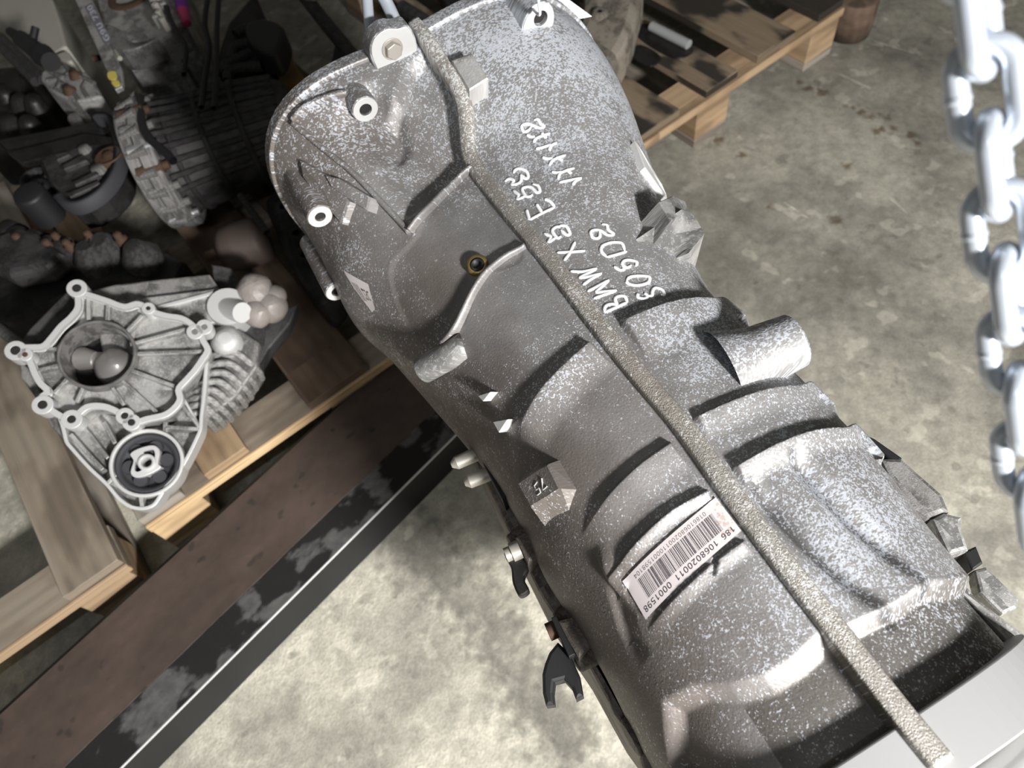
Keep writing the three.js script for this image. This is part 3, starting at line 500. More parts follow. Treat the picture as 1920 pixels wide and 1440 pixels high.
// sump pan, brackets and levers down the left side, pan lugs on the right
{
  const y = -0.02;
  const pan = [[-.1439,.2164],[-.1504,.3337],[-.1537,.4093],[-.1468,.4859],[-.1472,.5563],[-.1399,.6126],[-.0559,.6205],[-.0436,.454],[-.0721,.2641]];
  part('sump_pan', slab(pan, -0.19, -0.03, 0.006), M.greasy, gearbox, 'dark oil sump');
  const pl = [[-.1399,.2264],[-.1287,.2279],[-.1289,.3058],[-.1425,.3114]];
  part('black_bracket', slab(pl, -0.05, 0.0, 0.002), M.black, gearbox);
  const pins = [[-.1339,.2431],[-.1649,.2407],[-.1352,.2711],[-.1625,.2677]];
  for (let k = 0; k < 2; k++) { const a = V(pins[2 * k][0], -0.015, pins[2 * k][1]), b = V(pins[2 * k + 1][0], -0.015, pins[2 * k + 1][1]); part('connector_pin', merge([rod(a, b, 0.008, 0.0075), rod(b, b.clone().add(b.clone().sub(a).multiplyScalar(0.2)), 0.0075, 0.003)]), M.bolt, gearbox); }
  const hook = [[-.1662,.3564],[-.1578,.3544],[-.1536,.3669],[-.1531,.3827],[-.1613,.3901],[-.163,.4029],[-.173,.403],[-.1733,.3892],[-.1677,.3742]];
  const hk = part('hook_bracket', slab(smoothPath(hook, 50, true), -0.02, -0.008, 0.002), M.blackMetal, gearbox);
  const hb = [[-.1667,.3623],[-.1513,.3638]], h0 = V(hb[0][0], -0.004, hb[0][1]), h1 = V(hb[1][0], -0.004, hb[1][1]);
  part('hex_bolt', merge([rod(h0, h0.clone().lerp(h1, 0.4), 0.0075, 0.0075, 6), rod(h0.clone().lerp(h1, 0.4), h1, 0.0095, 0.0095, 24)]), M.bolt, hk);
  const tab = [[-.1507,.3515],[-.1232,.3516],[-.119,.3765],[-.1521,.3819]]; part('cast_lug', slab(tab, -0.05, 0.0, 0.004), M.greasy, gearbox);
  const fork = [[-.1626,.4581],[-.1597,.4668],[-.1583,.4761],[-.16,.4941],[-.1655,.5088],[-.1729,.5083],[-.1713,.4981],[-.1737,.489],[-.1824,.4867],[-.1877,.494],[-.1917,.5029],[-.1988,.5],[-.1961,.4894],[-.1888,.4754],[-.1822,.4686],[-.1742,.4624]];
  part('fork_lever', slab(fork, -0.03, -0.006, 0.003), M.black, gearbox, 'black forked selector lever');
  const bar = [[-.1578,.4387],[-.1527,.4388],[-.1545,.4772],[-.161,.4768]]; const lb = part('lever_plate', slab(bar, -0.035, 0.004, 0.001), M.black, gearbox);
  const bb = [[-.1663,.4456],[-.157,.4464]]; part('hex_bolt', rod(V(bb[0][0], -0.01, bb[0][1]), V(bb[1][0], -0.01, bb[1][1]), 0.0085, 0.0085, 6), M.rust, lb);
  const knob = [[-.155,.4416],[-.1263,.4495],[-.1302,.4749],[-.1545,.4825]]; part('cast_lug', slab(knob, -0.05, 0.0, 0.005), M.greasy, gearbox);
  const low = [[-.1447,.4767],[-.1438,.5049],[-.1486,.5315],[-.145,.5665],[-.1229,.5636],[-.1225,.5275],[-.1221,.4893]]; part('pan_rail', slab(low, -0.06, -0.03, 0.003), M.greasy, gearbox);
  const lug2 = [[-.1472,.5725],[-.1252,.5726],[-.1217,.5957],[-.1487,.5994]]; part('cast_lug', slab(smoothPath(lug2, 30, true), -0.06, -0.01, 0.006), M.greasy, gearbox);
  const bs = [[-.1137,.3542],[-.1565,.3551],[-.1204,.4487],[-.1553,.446],[-.1288,.4721],[-.1569,.4727],[-.1175,.5562],[-.1479,.5564]];
  for (let k = 0; k < 8; k += 2) { const A = V(bs[k][0], -0.024, bs[k][1]), B = V(bs[k + 1][0], -0.022, bs[k + 1][1]), l = A.distanceTo(B); part('side_boss', lathe([[0.02, 0], [0.0175, l * 0.6], [0.0165, l - 0.002], [0.015, l], [0, l]], A, B.clone().sub(A), 28), M.greasy, gearbox); }
  // right side
  const r1 = [[.21,.4163],[.2241,.441],[.2319,.4713],[.2102,.4802],[.1999,.4603]]; part('pan_gasket', slab(r1, -0.05, -0.02, 0.002), M.black, gearbox);
  const r2 = [[.202,.4642],[.2198,.475],[.2216,.4941],[.2248,.5219],[.2177,.5382],[.1954,.5336],[.187,.5088]]; part('pan_lug', slab(r2, -0.05, 0.0, 0.005), castMat === null ? M.alu : M.aluDull, gearbox);
  const r3 = [[.1987,.5355],[.2121,.5361],[.2231,.5476],[.214,.5567],[.205,.5737],[.1864,.5686]]; part('pan_lug', slab(r3, -0.05, 0.0, 0.004), M.alu, gearbox);
  const r4 = [[.2056,.5724],[.2182,.5738],[.2115,.5886],[.1987,.5887]]; part('pan_gasket', slab(r4, -0.05, -0.01, 0.002), M.black, gearbox);
  const r5 = [[.2008,.5894],[.2116,.5923],[.2138,.6268],[.2059,.632],[.191,.6299],[.1896,.6064]]; part('pan_bracket', slab(r5, -0.03, -0.01, 0.003), M.alu, gearbox);
  const r6 = [[.1475,.5868],[.1536,.5982],[.1719,.6677],[.1532,.6847]]; part('side_rail', slab(r6, -0.02, 0.04, 0.003), M.alu, gearbox);
}

// =====================================================================
// PALLETS, BEAM
// =====================================================================
const woodTex = dataTex(512, 1024, (i, j, o) => {
  const x = i / 512, y = j / 1024, wob = 0.06 * fbm(x * 3, y * 1.2, 301, 3);
  const ring = 0.5 + 0.5 * Math.sin((x + wob) * 95 + 5 * fbm(x * 5, y * 2, 307, 2)), fib = fbm(x * 160, y * 9, 311, 3), st = fbm(x * 6, y * 6, 317, 4);
  const v = mix(0.72, 1, ring * 0.5 + fib * 0.5) * mix(0.62, 1.06, sst(0.3, 0.6, st));
  o[0] = v; o[1] = v * mix(0.86, 0.97, st); o[2] = v * mix(0.74, 0.95, st);
}, true);
const wood = (c) => new THREE.MeshStandardMaterial({ color: new THREE.Color().setRGB(...c), map: woodTex, roughness: 0.85, bumpMap: woodTex, bumpScale: 0.0008 });
const stainTex = dataTex(512, 1024, (i, j, o) => {
  const x = i / 512, y = j / 1024, fib = fbm(x * 120, y * 8, 351, 3), st = fbm(x * 5, y * 7, 357, 4), s2 = fbm(x * 9 + 3, y * 4, 363, 3);
  const k = sst(0.44, 0.62, st), v = mix(0.7, 1.05, fib) * mix(1, 0.12, k) * mix(0.75, 1.1, s2);
  o[0] = v; o[1] = v * mix(0.97, 1, k); o[2] = v * mix(0.95, 1.05, k);
}, true);
const W = { stained: new THREE.MeshStandardMaterial({ color: new THREE.Color().setRGB(0.27, 0.21, 0.14), map: stainTex, roughness: 0.8, bumpMap: woodTex, bumpScale: 0.0008 }), grey: wood([0.35, 0.315, 0.255]), tan: wood([0.45, 0.34, 0.215]), pale: wood([0.8, 0.61, 0.36]), brown: wood([0.15, 0.11, 0.08]), dark: wood([0.1, 0.075, 0.06]), silver: wood([0.36, 0.34, 0.3]) };
function board(w, h, d, x, y, z) {              // grain runs along the longer side
  const g = new RoundedBoxGeometry(w, h, d, 1, 0.0025), p = g.attributes.position, n = g.attributes.normal, u = g.attributes.uv, ox = (x * 7.3 + z * 3.1) % 1, alongX = w > d;
  for (let i = 0; i < p.count; i++) { const a = alongX ? p.getZ(i) : p.getX(i), b = alongX ? p.getX(i) : p.getZ(i), up = Math.abs(n.getY(i)) > 0.5; u.setXY(i, (up ? a : p.getY(i)) * 2.6 + ox, b * 1.1 + ox * 3); }
  g.translate(x, y, z); return g;
}
function pallet(label, x0, zf, w, l, planks, opt) {
  const t = thing('wooden_pallet', label, 'pallet', [x0 + w / 2, 0, zf - l / 2], undefined), top = 0.147, th = 0.02, jr = rng(opt.seed);
  for (const [a, b, mat, dz = 0] of planks) partW('plank', board(b - a, th, l - 0.012 - dz + 0.003 * jr(), (a + b) / 2, top - th / 2, zf - l / 2 - 0.003 - dz / 2 + 0.001 * jr()), mat, t);
  for (const k of [0, 0.5, 1]) partW('cross_board', board(w, th, 0.096, x0 + w / 2, top - 1.5 * th - 0.0005, zf - 0.0515 - k * (l - 0.103)), k ? W.grey : opt.cross, t);
  partW('splintered_edge', board(w, th + 0.001, 0.008, x0 + w / 2, top - 1.5 * th - 0.0002, zf - 0.003), opt.edge, t, 'fresh splintered front edge');
  for (const [a, b, mat] of opt.blocks) for (const k of [0, 0.5, 1]) partW('block', board(b - a, 0.078, 0.1, (a + b) / 2, 0.022 + 0.04, zf - 0.053 - k * (l - 0.106)), mat, t);
  for (const [a, b] of opt.blocks) partW('bottom_board', board(b - a, 0.022, l - 0.006, (a + b) / 2, 0.0113, zf - l / 2), opt.bottom ?? W.silver, t);
  return t;
}
pallet('weathered wooden pallet at the left edge of the view, beside the transfer case', -1.25, -0.8, 0.85, 1.2,
  [[-1.25, -1.13, W.grey], [-1.06, -0.96, W.silver], [-0.86, -0.74, W.grey], [-0.505, -0.402, W.grey]], { seed: 1, cross: W.grey, edge: W.tan, blocks: [[-1.24, -1.14, W.tan], [-0.88, -0.75, W.tan], [-0.505, -0.41, W.tan]] });
pallet('wooden pallet under the ribbed transfer case, its front edge freshly splintered', -0.347, -0.842, 0.86, 1.13,
  [[-0.347, -0.262, W.silver], [-0.215, -0.128, W.tan], [0.005, 0.14, W.brown], [0.19, 0.285, W.brown], [0.36, 0.513, W.brown]], { seed: 2, cross: W.grey, edge: W.pale, blocks: [[-0.347, -0.245, W.pale], [0.04, 0.14, W.tan], [0.41, 0.51, W.tan]] });
pallet('stained wooden pallet on the bare concrete beyond the gearbox bell', 0.83, -0.93, 0.8, 1.2,
  [[0.83, 0.9, W.stained], [0.945, 1.066, W.stained], [1.15, 1.255, W.stained], [1.323, 1.456, W.stained], [1.54, 1.63, W.stained]], { seed: 3, cross: W.tan, edge: W.tan, blocks: [[0.83, 0.93, W.tan], [1.122, 1.232, W.tan], [1.52, 1.625, W.tan]] });
// low steel beam: rusty web plate with a black flaking flange whose worn edge shines
{
  const a = V(-1.5, 0, -0.365), dir = V(0.985, 0, -0.157).normalize(), side = V(dir.z, 0, -dir.x).multiplyScalar(-1), L = 1.76;   // side points to +z
  const ang = Math.atan2(-dir.z, dir.x), t = thing('steel_beam', 'low rusty brown steel beam with a black flaking flange lying on the floor', 'beam', [a.x, 0, a.z]); t.rotation.y = ang;
  const rustMap = dataTex(1024, 256, (i, j, o) => { const x = i / 1024 * 8, y = j / 256, n = fbm(x * 2, y * 3, 401, 4), f = fbm(x * 14, y * 14, 409, 3); const v = mix(0.6, 1.15, n) * mix(0.8, 1.1, f), sp = 0.6 * sst(0.76, 0.84, fbm(x * 9, y * 9, 419, 2)); o[0] = v * mix(0.125, 0.04, sp); o[1] = v * mix(0.088, 0.035, sp); o[2] = v * mix(0.07, 0.03, sp); }, true);
  const flakeMap = dataTex(1024, 128, (i, j, o) => { const x = i / 1024 * 14, y = j / 128, n = fbm(x * 2.2, y * 2.2, 421, 5), k = sst(0.5, 0.62, n + 0.1 * (y - 0.4)), s = fbm(x * 9, y * 9, 431, 3); const v = mix(0.016, 0.2, k * mix(0.4, 1, s)); o[0] = v; o[1] = v * 0.96; o[2] = v * 0.92; }, true);
  const uvTop = (g, W_) => { const p = g.attributes.position, u = g.attributes.uv; for (let i = 0; i < p.count; i++) u.setXY(i, p.getX(i) / L, (p.getZ(i) + 0.23) / W_); return g; };
  const bx = (x0, y0, z0, x1, y1, z1, r) => { const g = new RoundedBoxGeometry(x1 - x0, y1 - y0, z1 - z0, 2, r); g.translate((x0 + x1) / 2, (y0 + y1) / 2, (z0 + z1) / 2); return g; };
  part('web_plate', uvTop(bx(0, 0.086, -0.226, L, 0.099, -0.07, 0.002), 0.16), std([1, 1, 1], 0.75, 0.15, { map: rustMap, bumpMap: grainTex, bumpScale: 0.0004 }), t, 'rust-brown web plate');
  part('flange', bx(0, 0, -0.072, L, 0.097, 0, 0.002), M.black, t, 'black painted flange');
  part('flange_skin', uvTop(bx(0, 0.0945, -0.072, L, 0.0985, -0.001, 0.001), 0.08), std([1, 1, 1], 0.8, 0.0, { map: flakeMap, bumpMap: grainTex, bumpScale: 0.0006 }), t, 'black flaking flange');
  part('rear_flange', bx(0, 0, -0.232, L, 0.0975, -0.22, 0.002), M.blackMetal, t);
  part('worn_edge', rod(V(0, 0.0962, -0.0012), V(L, 0.0962, -0.0012), 0.0024, 0.0024, 10), M.aluClean, t, 'bright worn edge');
}
// =====================================================================
// CHAIN, HOOK, TAG
// =====================================================================
{
  const p0 = V(0.272, 1.121, -0.1175), p1 = V(0.2405, 0.9695, -0.001), d = p1.clone().sub(p0).normalize(), pitch = 0.0268;
  const t = thing('chain', 'shiny zinc-plated lifting chain hanging close in front at the right', 'chain', [p0.x, p0.y, p0.z]);
  const R = 0.0094, S = 0.0084, r = 0.0044, pts = [];
  class Loop extends THREE.Curve { getPoint(u) { const per = 4 * S - 0 * R + 2 * Math.PI * R; let s = u * per; const st = 2 * S - 0; let q; if (s < st) q = [R, -S + s]; else if ((s -= st) < Math.PI * R) q = [R * Math.cos(s / R), S + R * Math.sin(s / R)]; else if ((s -= Math.PI * R) < st) q = [-R, S - s]; else { s -= st; q = [-R * Math.cos(s / R), -S - R * Math.sin(s / R)]; } return V(q[0], q[1], 0); } }
  const S2 = S - 0.0005; const g = new THREE.TubeGeometry(new Loop(), 72, r, 14, true), weld = (() => { const q = new THREE.SphereGeometry(r * 1.12, 14, 10); q.scale(1, 0.7, 1); q.translate(R, 0.001, 0); return q; })();
  const y = d.clone().negate(), x0 = p0.clone().sub(camera.position).cross(d).normalize(), z0 = x0.clone().cross(y);
  const jr = rng(5);
  for (let k = -10; k < 10; k++) {
    const a = (((k % 2) + 2) % 2 ? Math.PI / 2 : 0) + (k % 2 ? 0.25 : 0.1) + 0.16 * (jr() - 0.5), xa = x0.clone().multiplyScalar(Math.cos(a)).addScaledVector(z0, Math.sin(a)), za = xa.clone().cross(y);
    const m = part('chain_link', g, M.zinc, t); m.position.copy(d).multiplyScalar(k * pitch + 0.001); m.quaternion.setFromRotationMatrix(new THREE.Matrix4().makeBasis(xa, y, za));
    part('weld_bead', weld, M.zinc, m);
  }
}
{ // galvanised wire hook through the bell ear
  const o = new THREE.Matrix4().makeRotationY(gearbox.rotation.y).setPosition(gearbox.position), L = (x, y, z) => V(x, y, z).applyMatrix4(o);
  const p = [[-.0085,.2765],[-.0187,.2324],[-.0236,.2085],[-.0278,.1866]], q = [[-.0051,.2753],[.0037,.2362],[.0093,.2018],[.0095,.1848]], e = [[-.0256,.2073]];
  const a = p.map((v) => L(v[0], v[1], -0.19)), b = q.map((v) => L(v[0], v[1], -0.19));
  const t = thing('wire_hook', 'galvanised wire hook behind the top corner of the gearbox bell', 'hook', [a[3].x, a[3].y, a[3].z]);
  partW('hook_arm', tube(a, 0.0062, 40, 12), M.zinc, t); partW('hook_arm', tube(b, 0.0075, 40, 12), M.zinc, t);
  partW('hook_eye', tube([a[3], a[3].clone().lerp(b[3], 0.3).add(V(0, -0.02, 0)), b[3].clone().lerp(a[3], 0.3).add(V(0, -0.02, 0)), b[3]], 0.0062, 30, 12), M.zinc, t);
  // paper tag tied through the right-hand ear
  const k = [[.1926,.2094],[.2347,.1497],[.2716,.1099],[.2199,.1216],[.2013,.1457],[.1849,.2059]], K = k.map((v) => [v[0], v[1]]), g = plate(K, -0.1906, -0.19, 0); g.applyMatrix4(o);
  const c = L(k[3][0], k[3][1], -0.19), tag = thing('paper_tag', 'white paper tag tied to the right-hand bolt ear of the bell', 'tag', [c.x, c.y, c.z]);
  partW('tag_sheet', g, M.paper, tag);
  const s = [[.1361,.2253],[.136,.2439],[.136,.2754]].map((v) => L(v[0], v[1], -0.07)); s.unshift(s[0].clone().add(L(0.003, -0.006, -0.022).sub(L(0, 0, 0))));
  partW('tag_string', tube(s, 0.0016, 24, 8), M.paper, tag, 'white string');
}

// =====================================================================
// TRANSFER CASE on the pallet: laid out in the plane of its joint face
// =====================================================================
{
  const t = thing('transfer_case', 'aluminium transfer case with radial ribs, open bore and rubber bushing, lying on the pallet', 'transfer case', [-0.208,0.36,-0.9327]);
  const b = [0.77751,-0.32879,0.53608,0.62191,0.27546,-0.73304,0.09335,0.90334,0.41865];
  t.quaternion.setFromRotationMatrix(new THREE.Matrix4().makeBasis(V(b[0], b[1], b[2]), V(b[3], b[4], b[5]), V(b[6], b[7], b[8])));
  const seg = (P, Q, w, z0, z1) => { const d = [Q[0] - P[0], Q[1] - P[1]], l = Math.hypot(...d), n = [-d[1] / l * w / 2, d[0] / l * w / 2]; return plate([[P[0] + n[0], P[1] + n[1]], [P[0] - n[0], P[1] - n[1]], [Q[0] - n[0], Q[1] - n[1]], [Q[0] + n[0], Q[1] + n[1]]], z0, z1, Math.min(0.001, w / 5)); };
  const band = (path, w, z0, z1, closed) => { const P = path, n = P.length, l = [], r = []; for (let i = 0; i < n; i++) { const a = P[closed ? (i + n - 1) % n : Math.max(0, i - 1)], c = P[closed ? (i + 1) % n : Math.min(n - 1, i + 1)], d = [c[0] - a[0], c[1] - a[1]], q = Math.hypot(...d) || 1; l.push([P[i][0] - d[1] / q * w / 2, P[i][1] + d[0] / q * w / 2]); r.push([P[i][0] + d[1] / q * w / 2, P[i][1] - d[0] / q * w / 2]); } return closed ? plate(l, z0, z1, 0.001, [r]) : plate(l.concat(r.reverse()), z0, z1, 0.001); };
  const RIM = [[-.0894,.1562],[-.0778,.1507],[-.0665,.1474],[-.0406,.1402],[-.0145,.1326],[.0035,.1397],[.0168,.1353],[.0289,.1279],[.0504,.1223],[.0765,.1193],[.0958,.1069],[.107,.0938],[.113,.0825],[.1222,.0667],[.115,.0481],[.1057,.0295],[.0948,.0128],[.0846,-.0036],[.0888,-.0191],[.0841,-.0326],[.0701,-.0471],[.0434,-.056],[.0258,-.0619],[.0096,-.0542],[-.0068,-.0442],[-.0257,-.0384],[-.0463,-.0409],[-.0593,-.0543],[-.07,-.0615],[-.0855,-.0556],[-.1052,-.0416],[-.1144,-.0288],[-.1072,-.0183],[-.1194,-.0055],[-.129,.0092],[-.1375,.0257],[-.1451,.0372],[-.158,.0449],[-.1517,.0512],[-.1403,.0531],[-.1245,.0559],[-.1148,.0706],[-.1043,.0908],[-.0916,.1079],[-.0843,.1247],[-.0868,.1426]];
  const sm = smoothPath(RIM, 150, true);
  part('joint_face', band(sm, 0.0085, -0.012, 0, true), M.aluClean, t, 'bright machined joint face');
  const ears = [[-.0896,.1577],[.022,.1321],[.0985,.0968],[.1122,.1063],[-.161,.0453],[-.1469,.0395],[-.1097,-.0402],[-.0656,-.0613],[.0099,-.0522],[.0209,-.0621],[.0861,.1061],[.0643,-.1023]];
  const er = [0.0155, 0.0105, 0.0135, 0.0135, 0.016, 0.011, 0.0155, 0.0155, 0.0135, 0.0135], hr = [0.0068, 0.0035, 0.005, 0.005, 0.0072, 0.004, 0.0068, 0.0062, 0.0055, 0.0055];
  for (let i = 0; i < 10; i++) { const e = part('bolt_ear', plate(circ(ears[i][0], ears[i][1], er[i], 28), -0.03, 0.0008, 0.001, [circ(ears[i][0], ears[i][1], hr[i], 20)]), M.aluClean, t); part('bolt_hole', rod(V(ears[i][0], ears[i][1], -0.012), V(ears[i][0], ears[i][1], 0.0011), hr[i] * 0.99), i === 5 ? M.rust : (i === 2 || i === 3) ? M.steel : M.hole, e); }
  part('web', plate(sm, -0.05, -0.026, 0.001, [circ(...[[-.0505,.0517]][0], 0.052, 40)]), M.alu, t);
  part('side_wall', band(sm, 0.005, -0.05, -0.011, true), M.alu, t);
  // bore with its shaft
  const c = [[-.0457,.0485]][0], C = V(c[0], c[1], 0);
  part('bore_ring', lathe([[0.054, -0.03], [0.0585, -0.03], [0.0585, -0.005], [0.0575, -0.003], [0.0545, -0.003], [0.0535, -0.005], [0.0535, -0.075]].reverse(), C, V(0, 0, 1), 56), M.aluDull, t);
  part('bore_floor', rod(V(c[0], c[1], -0.08), V(c[0], c[1], -0.075), 0.058, 0.058, 40), M.aluSootShade, t);
  const sh = [[-.0331,.0422],[-.0591,.0511],[-.0875,.0562]];
  part('shaft_nose', lathe([[0, 0.052], [0.006, 0.051], [0.016, 0.044], [0.027, 0.03], [0.031, 0.02], [0.031, -0.01], [0.02, -0.02]].reverse(), V(sh[0][0], sh[0][1], -0.06), V(0.35, -0.15, 1), 36), M.shaft, t, 'pale rounded shaft nose');
  part('shaft_web', merge([rod(V(sh[1][0], sh[1][1], -0.055), V(sh[0][0], sh[0][1], -0.045), 0.016, 0.02, 16), rod(V(sh[2][0], sh[2][1], -0.065), V(sh[1][0], sh[1][1], -0.05), 0.02, 0.014, 16)]), M.shaft, t);
  const ends = [[.1137,.0672],[.096,.1103],[.077,.0033],[.0545,-.0425],[.0029,-.0324],[-.0666,-.0316],[-.1014,-.0186],[-.1346,.0158],[-.143,.0548],[.0115,.1231],[-.0436,.1432],[-.0745,.146]];
  const mids = [[.0042,.055],[-.001,.0709],[.0052,.0273],[-.0056,.0089],[-.0178,-.004],[-.0605,-.0048],[-.0836,.0093],[-.0986,.0292],[-.104,.0552],[-.0095,.0927],[-.0407,.1092],[-.0686,.108]];
  ends.forEach((e, i) => part('radial_rib', seg(mids[i], e, 0.006, -0.03, -0.011), M.alu, t));
  // lower arm with the bushing
  const bu = [[.0463,-.1231]][0], BZ = -0.02;
  const ARM = [[-.0955,-.0461],[-.0845,-.0694],[-.0749,-.0942],[-.0678,-.1023],[-.0363,-.1344],[-.009,-.1584],[.0138,-.1824],[.0319,-.1934],[.0503,-.1953],[.0634,-.1895],[.0711,-.1761],[.0772,-.1626],[.0907,-.1438],[.1033,-.1162],[.1155,-.0811],[.1201,-.0634],[.1194,-.0423],[.1198,.0007],[.1177,.0591],[.0995,.0376],[.0778,.0037],[.0773,-.026],[.0356,-.0499],[.001,-.0481],[-.0563,-.0345]];
  part('arm_web', plate(ARM, -0.065, -0.052, 0.001, [circ(bu[0], bu[1], 0.05, 40)]), M.alu, t);
  part('arm_rim', band(smoothPath(ARM.slice(0, 19), 90), 0.0055, -0.066, -0.022, false), M.aluClean, t);
  const ab = [[-.0633,-.0599],[-.013,-.117],[-.027,-.0581],[-.0055,-.093],[-.0724,-.0806],[-.0181,-.1355],[.0413,-.1719],[.0471,-.1941],[.0794,-.0159],[.1181,-.06],[.0645,-.0538],[.0667,-.0728],[.0655,-.0624],[.1185,-.0635],[.0022,-.1514],[.0288,-.1689],[.0037,-.1398],[-.009,-.1584],[.0114,-.0563],[.0164,-.0716]];
  for (let i = 0; i < ab.length; i += 2) part('arm_rib', seg(ab[i], ab[i + 1], 0.006, -0.056, -0.024), M.alu, t);
  part('bushing_ring', lathe([[0.0495, -0.045], [0.0555, -0.045], [0.0555, 0.0], [0.0545, 0.0015], [0.0505, 0.0015], [0.0495, 0.0], [0.0495, -0.045]].reverse(), V(bu[0], bu[1], BZ), V(0, 0, 1), 56), M.aluClean, t);
  const rub = part('rubber_bushing', lathe([[0.0, -0.02], [0.036, -0.018], [0.04, -0.006], [0.0445, -0.003], [0.0485, -0.004], [0.0497, -0.012], [0.0497, -0.04]].reverse(), V(bu[0], bu[1], BZ), V(0, 0, 1), 48), M.rubber, t, 'black rubber bushing');
  for (let k = 0; k < 6; k++) { const a = k * 1.047 + 0.25; part('rubber_lobe', rod(V(bu[0] + 0.028 * Math.cos(a), bu[1] + 0.028 * Math.sin(a), BZ - 0.02), V(bu[0] + 0.028 * Math.cos(a), bu[1] + 0.028 * Math.sin(a), BZ - 0.007), 0.012, 0.0105, 16), M.rubber, rub); }
  const dia = [[.0208,-.1106],[.0304,-.1018],[.0543,-.0951],[.063,-.1022],[.064,-.1242],[.0686,-.1291],[.0595,-.1377],[.0436,-.1459],[.0315,-.1469],[.0252,-.1405],[.0267,-.1205]], dIn = [[.0387,-.1066],[.0535,-.1009],[.0578,-.1058],[.0582,-.1193],[.0516,-.1111],[.0423,-.1105]], dIn2 = [[.0295,-.1187],[.0345,-.1269],[.0422,-.1349],[.0352,-.1395],[.0303,-.137]];
  part('bushing_core', plate(smoothPath(dia, 60, true), BZ - 0.02, BZ + 0.003, 0.001, [smoothPath(dIn, 30, true), smoothPath(dIn2, 24, true), circ(bu[0] + 0.001, bu[1], 0.007, 20)]), M.aluClean, t, 'pale metal bushing core');
  part('core_sleeve', lathe([[0.0075, -0.02], [0.0075, 0.006], [0.009, 0.0075], [0.0125, 0.0075], [0.0135, 0.006], [0.0135, -0.02]].reverse(), V(bu[0] + 0.001, bu[1], BZ), V(0, 0, 1), 32), M.aluClean, t);
  // cooling-ribbed body on the right and the upper body behind
  const body = [[-.0918,.1774],[-.0545,.1925],[.0139,.2089],[.0982,.2271],[.1184,.2008],[.1291,.1462],[.1681,.1219],[.1943,.1044],[.1949,.0581],[.1653,.0034],[.1194,-.043],[.1104,-.0362],[.0705,-.0194],[-.0525,.0564]];
  part('case_body', plate(body, -0.17, -0.06, 0.004), M.aluDull, t);
  part('case_ledge', plate([[-.0564,.1537],[.1119,.1942],[.1167,.1807],[.1201,.1302],[.0967,.1245],[.0649,.1373],[.0239,.1434]], -0.09, -0.046, 0.003), M.alu, t);
  part('seam_strip', seg(...[[.0243,.1493],[.1119,.1842]], 0.007, -0.05, -0.041), M.aluClean, t);
  const F0 = [[.1125,.0716],[.1075,.0542],[.1026,.037],[.0977,.0199],[.0926,.0049],[.0874,-.0083],[.0873,-.0221],[.0902,-.0336]], F1 = [[.1931,.058],[.1844,.0384],[.1774,.021],[.1685,.0055],[.1579,-.0081],[.1474,-.0216],[.1367,-.0331],[.1225,-.0411]], FM = [[.156,.0792],[.1512,.058],[.1444,.0406],[.1375,.0245],[.129,.0092],[.1204,-.0052],[.1135,-.0183],[.1086,-.0342]];
  F0.forEach((p, i) => part('cooling_fin', tube([V(p[0], p[1], -0.06), V(mix(p[0], FM[i][0], 0.6), mix(p[1], FM[i][1], 0.6), -0.045), V(FM[i][0], FM[i][1], -0.046), V(F1[i][0], F1[i][1], -0.075), V(F1[i][0] + 0.004, F1[i][1] - 0.004, -0.12)], 0.0062, 30, 10), M.alu, t));
  part('brace', merge([seg(...[[.1167,.0627],[.1189,-.0582]], 0.005, -0.05, -0.024), seg(...[[.085,-.0085],[.1169,-.0583]], 0.004, -0.05, -0.026)]), M.aluClean, t);
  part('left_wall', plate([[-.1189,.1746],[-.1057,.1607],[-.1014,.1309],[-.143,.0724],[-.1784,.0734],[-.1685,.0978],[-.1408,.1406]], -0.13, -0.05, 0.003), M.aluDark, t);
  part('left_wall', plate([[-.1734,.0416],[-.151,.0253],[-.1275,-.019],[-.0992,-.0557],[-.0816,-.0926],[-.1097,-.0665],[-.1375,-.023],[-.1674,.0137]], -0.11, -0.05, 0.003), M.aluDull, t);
  const kb = [[.1416,.0983],[.1324,.1051]], K = V(kb[0][0], kb[0][1], 0);
  part('plug_boss', lathe([[0, 0.0], [0.011, 0], [0.0115, -0.002], [0.0165, -0.003], [0.0165, -0.006], [0.026, -0.009], [0.027, -0.05]].reverse(), V(K.x, K.y, -0.028), V(0, 0, 1), 32), M.aluClean, t);
  const mo = [[.1393,.1592],[.1812,.1965],[.208,.1731],[.1884,.1556],[.1667,.144],[.2137,.1895],[.1249,.1658]];
  const mt = part('actuator_motor', merge([rod(V(mo[0][0], mo[0][1], -0.09), V(mo[0][0], mo[0][1], -0.035), 0.037, 0.034, 28), rod(V(mo[0][0], mo[0][1], -0.05), V(mo[4][0], mo[4][1], -0.02), 0.022, 0.018, 20)]), M.aluClean, t, 'pale actuator motor');
  for (const [k, r, z] of [[1, 0.033, -0.03], [2, 0.03, -0.036], [3, 0.026, -0.03], [5, 0.022, -0.03]]) { const s = new THREE.IcosahedronGeometry(r, 4), p = s.attributes.position; for (let i = 0; i < p.count; i++) { const v = V(p.getX(i), p.getY(i), p.getZ(i)), f = 1 + 0.16 * (fbm(v.x * 60 + 5, v.y * 60 + v.z * 45, 500 + k, 3) - 0.5); p.setXYZ(i, v.x * f, v.y * f, v.z * f); } s.computeVertexNormals(); s.translate(mo[k][0], mo[k][1], z - 0.02); part('tape_wrap', s, M.tape, mt, 'crumpled pale tape wrapping'); }
  const tail = [[.0919,.2604],[.1289,.2557],[.2031,.1669],[.2531,.196],[.2413,.1536],[.2086,.1024],[.1904,.0615],[.1425,.1136],[.1089,.1998]];
  part('motor_bracket', plate(tail, -0.15, -0.09, 0.004), M.aluDark, t);
}

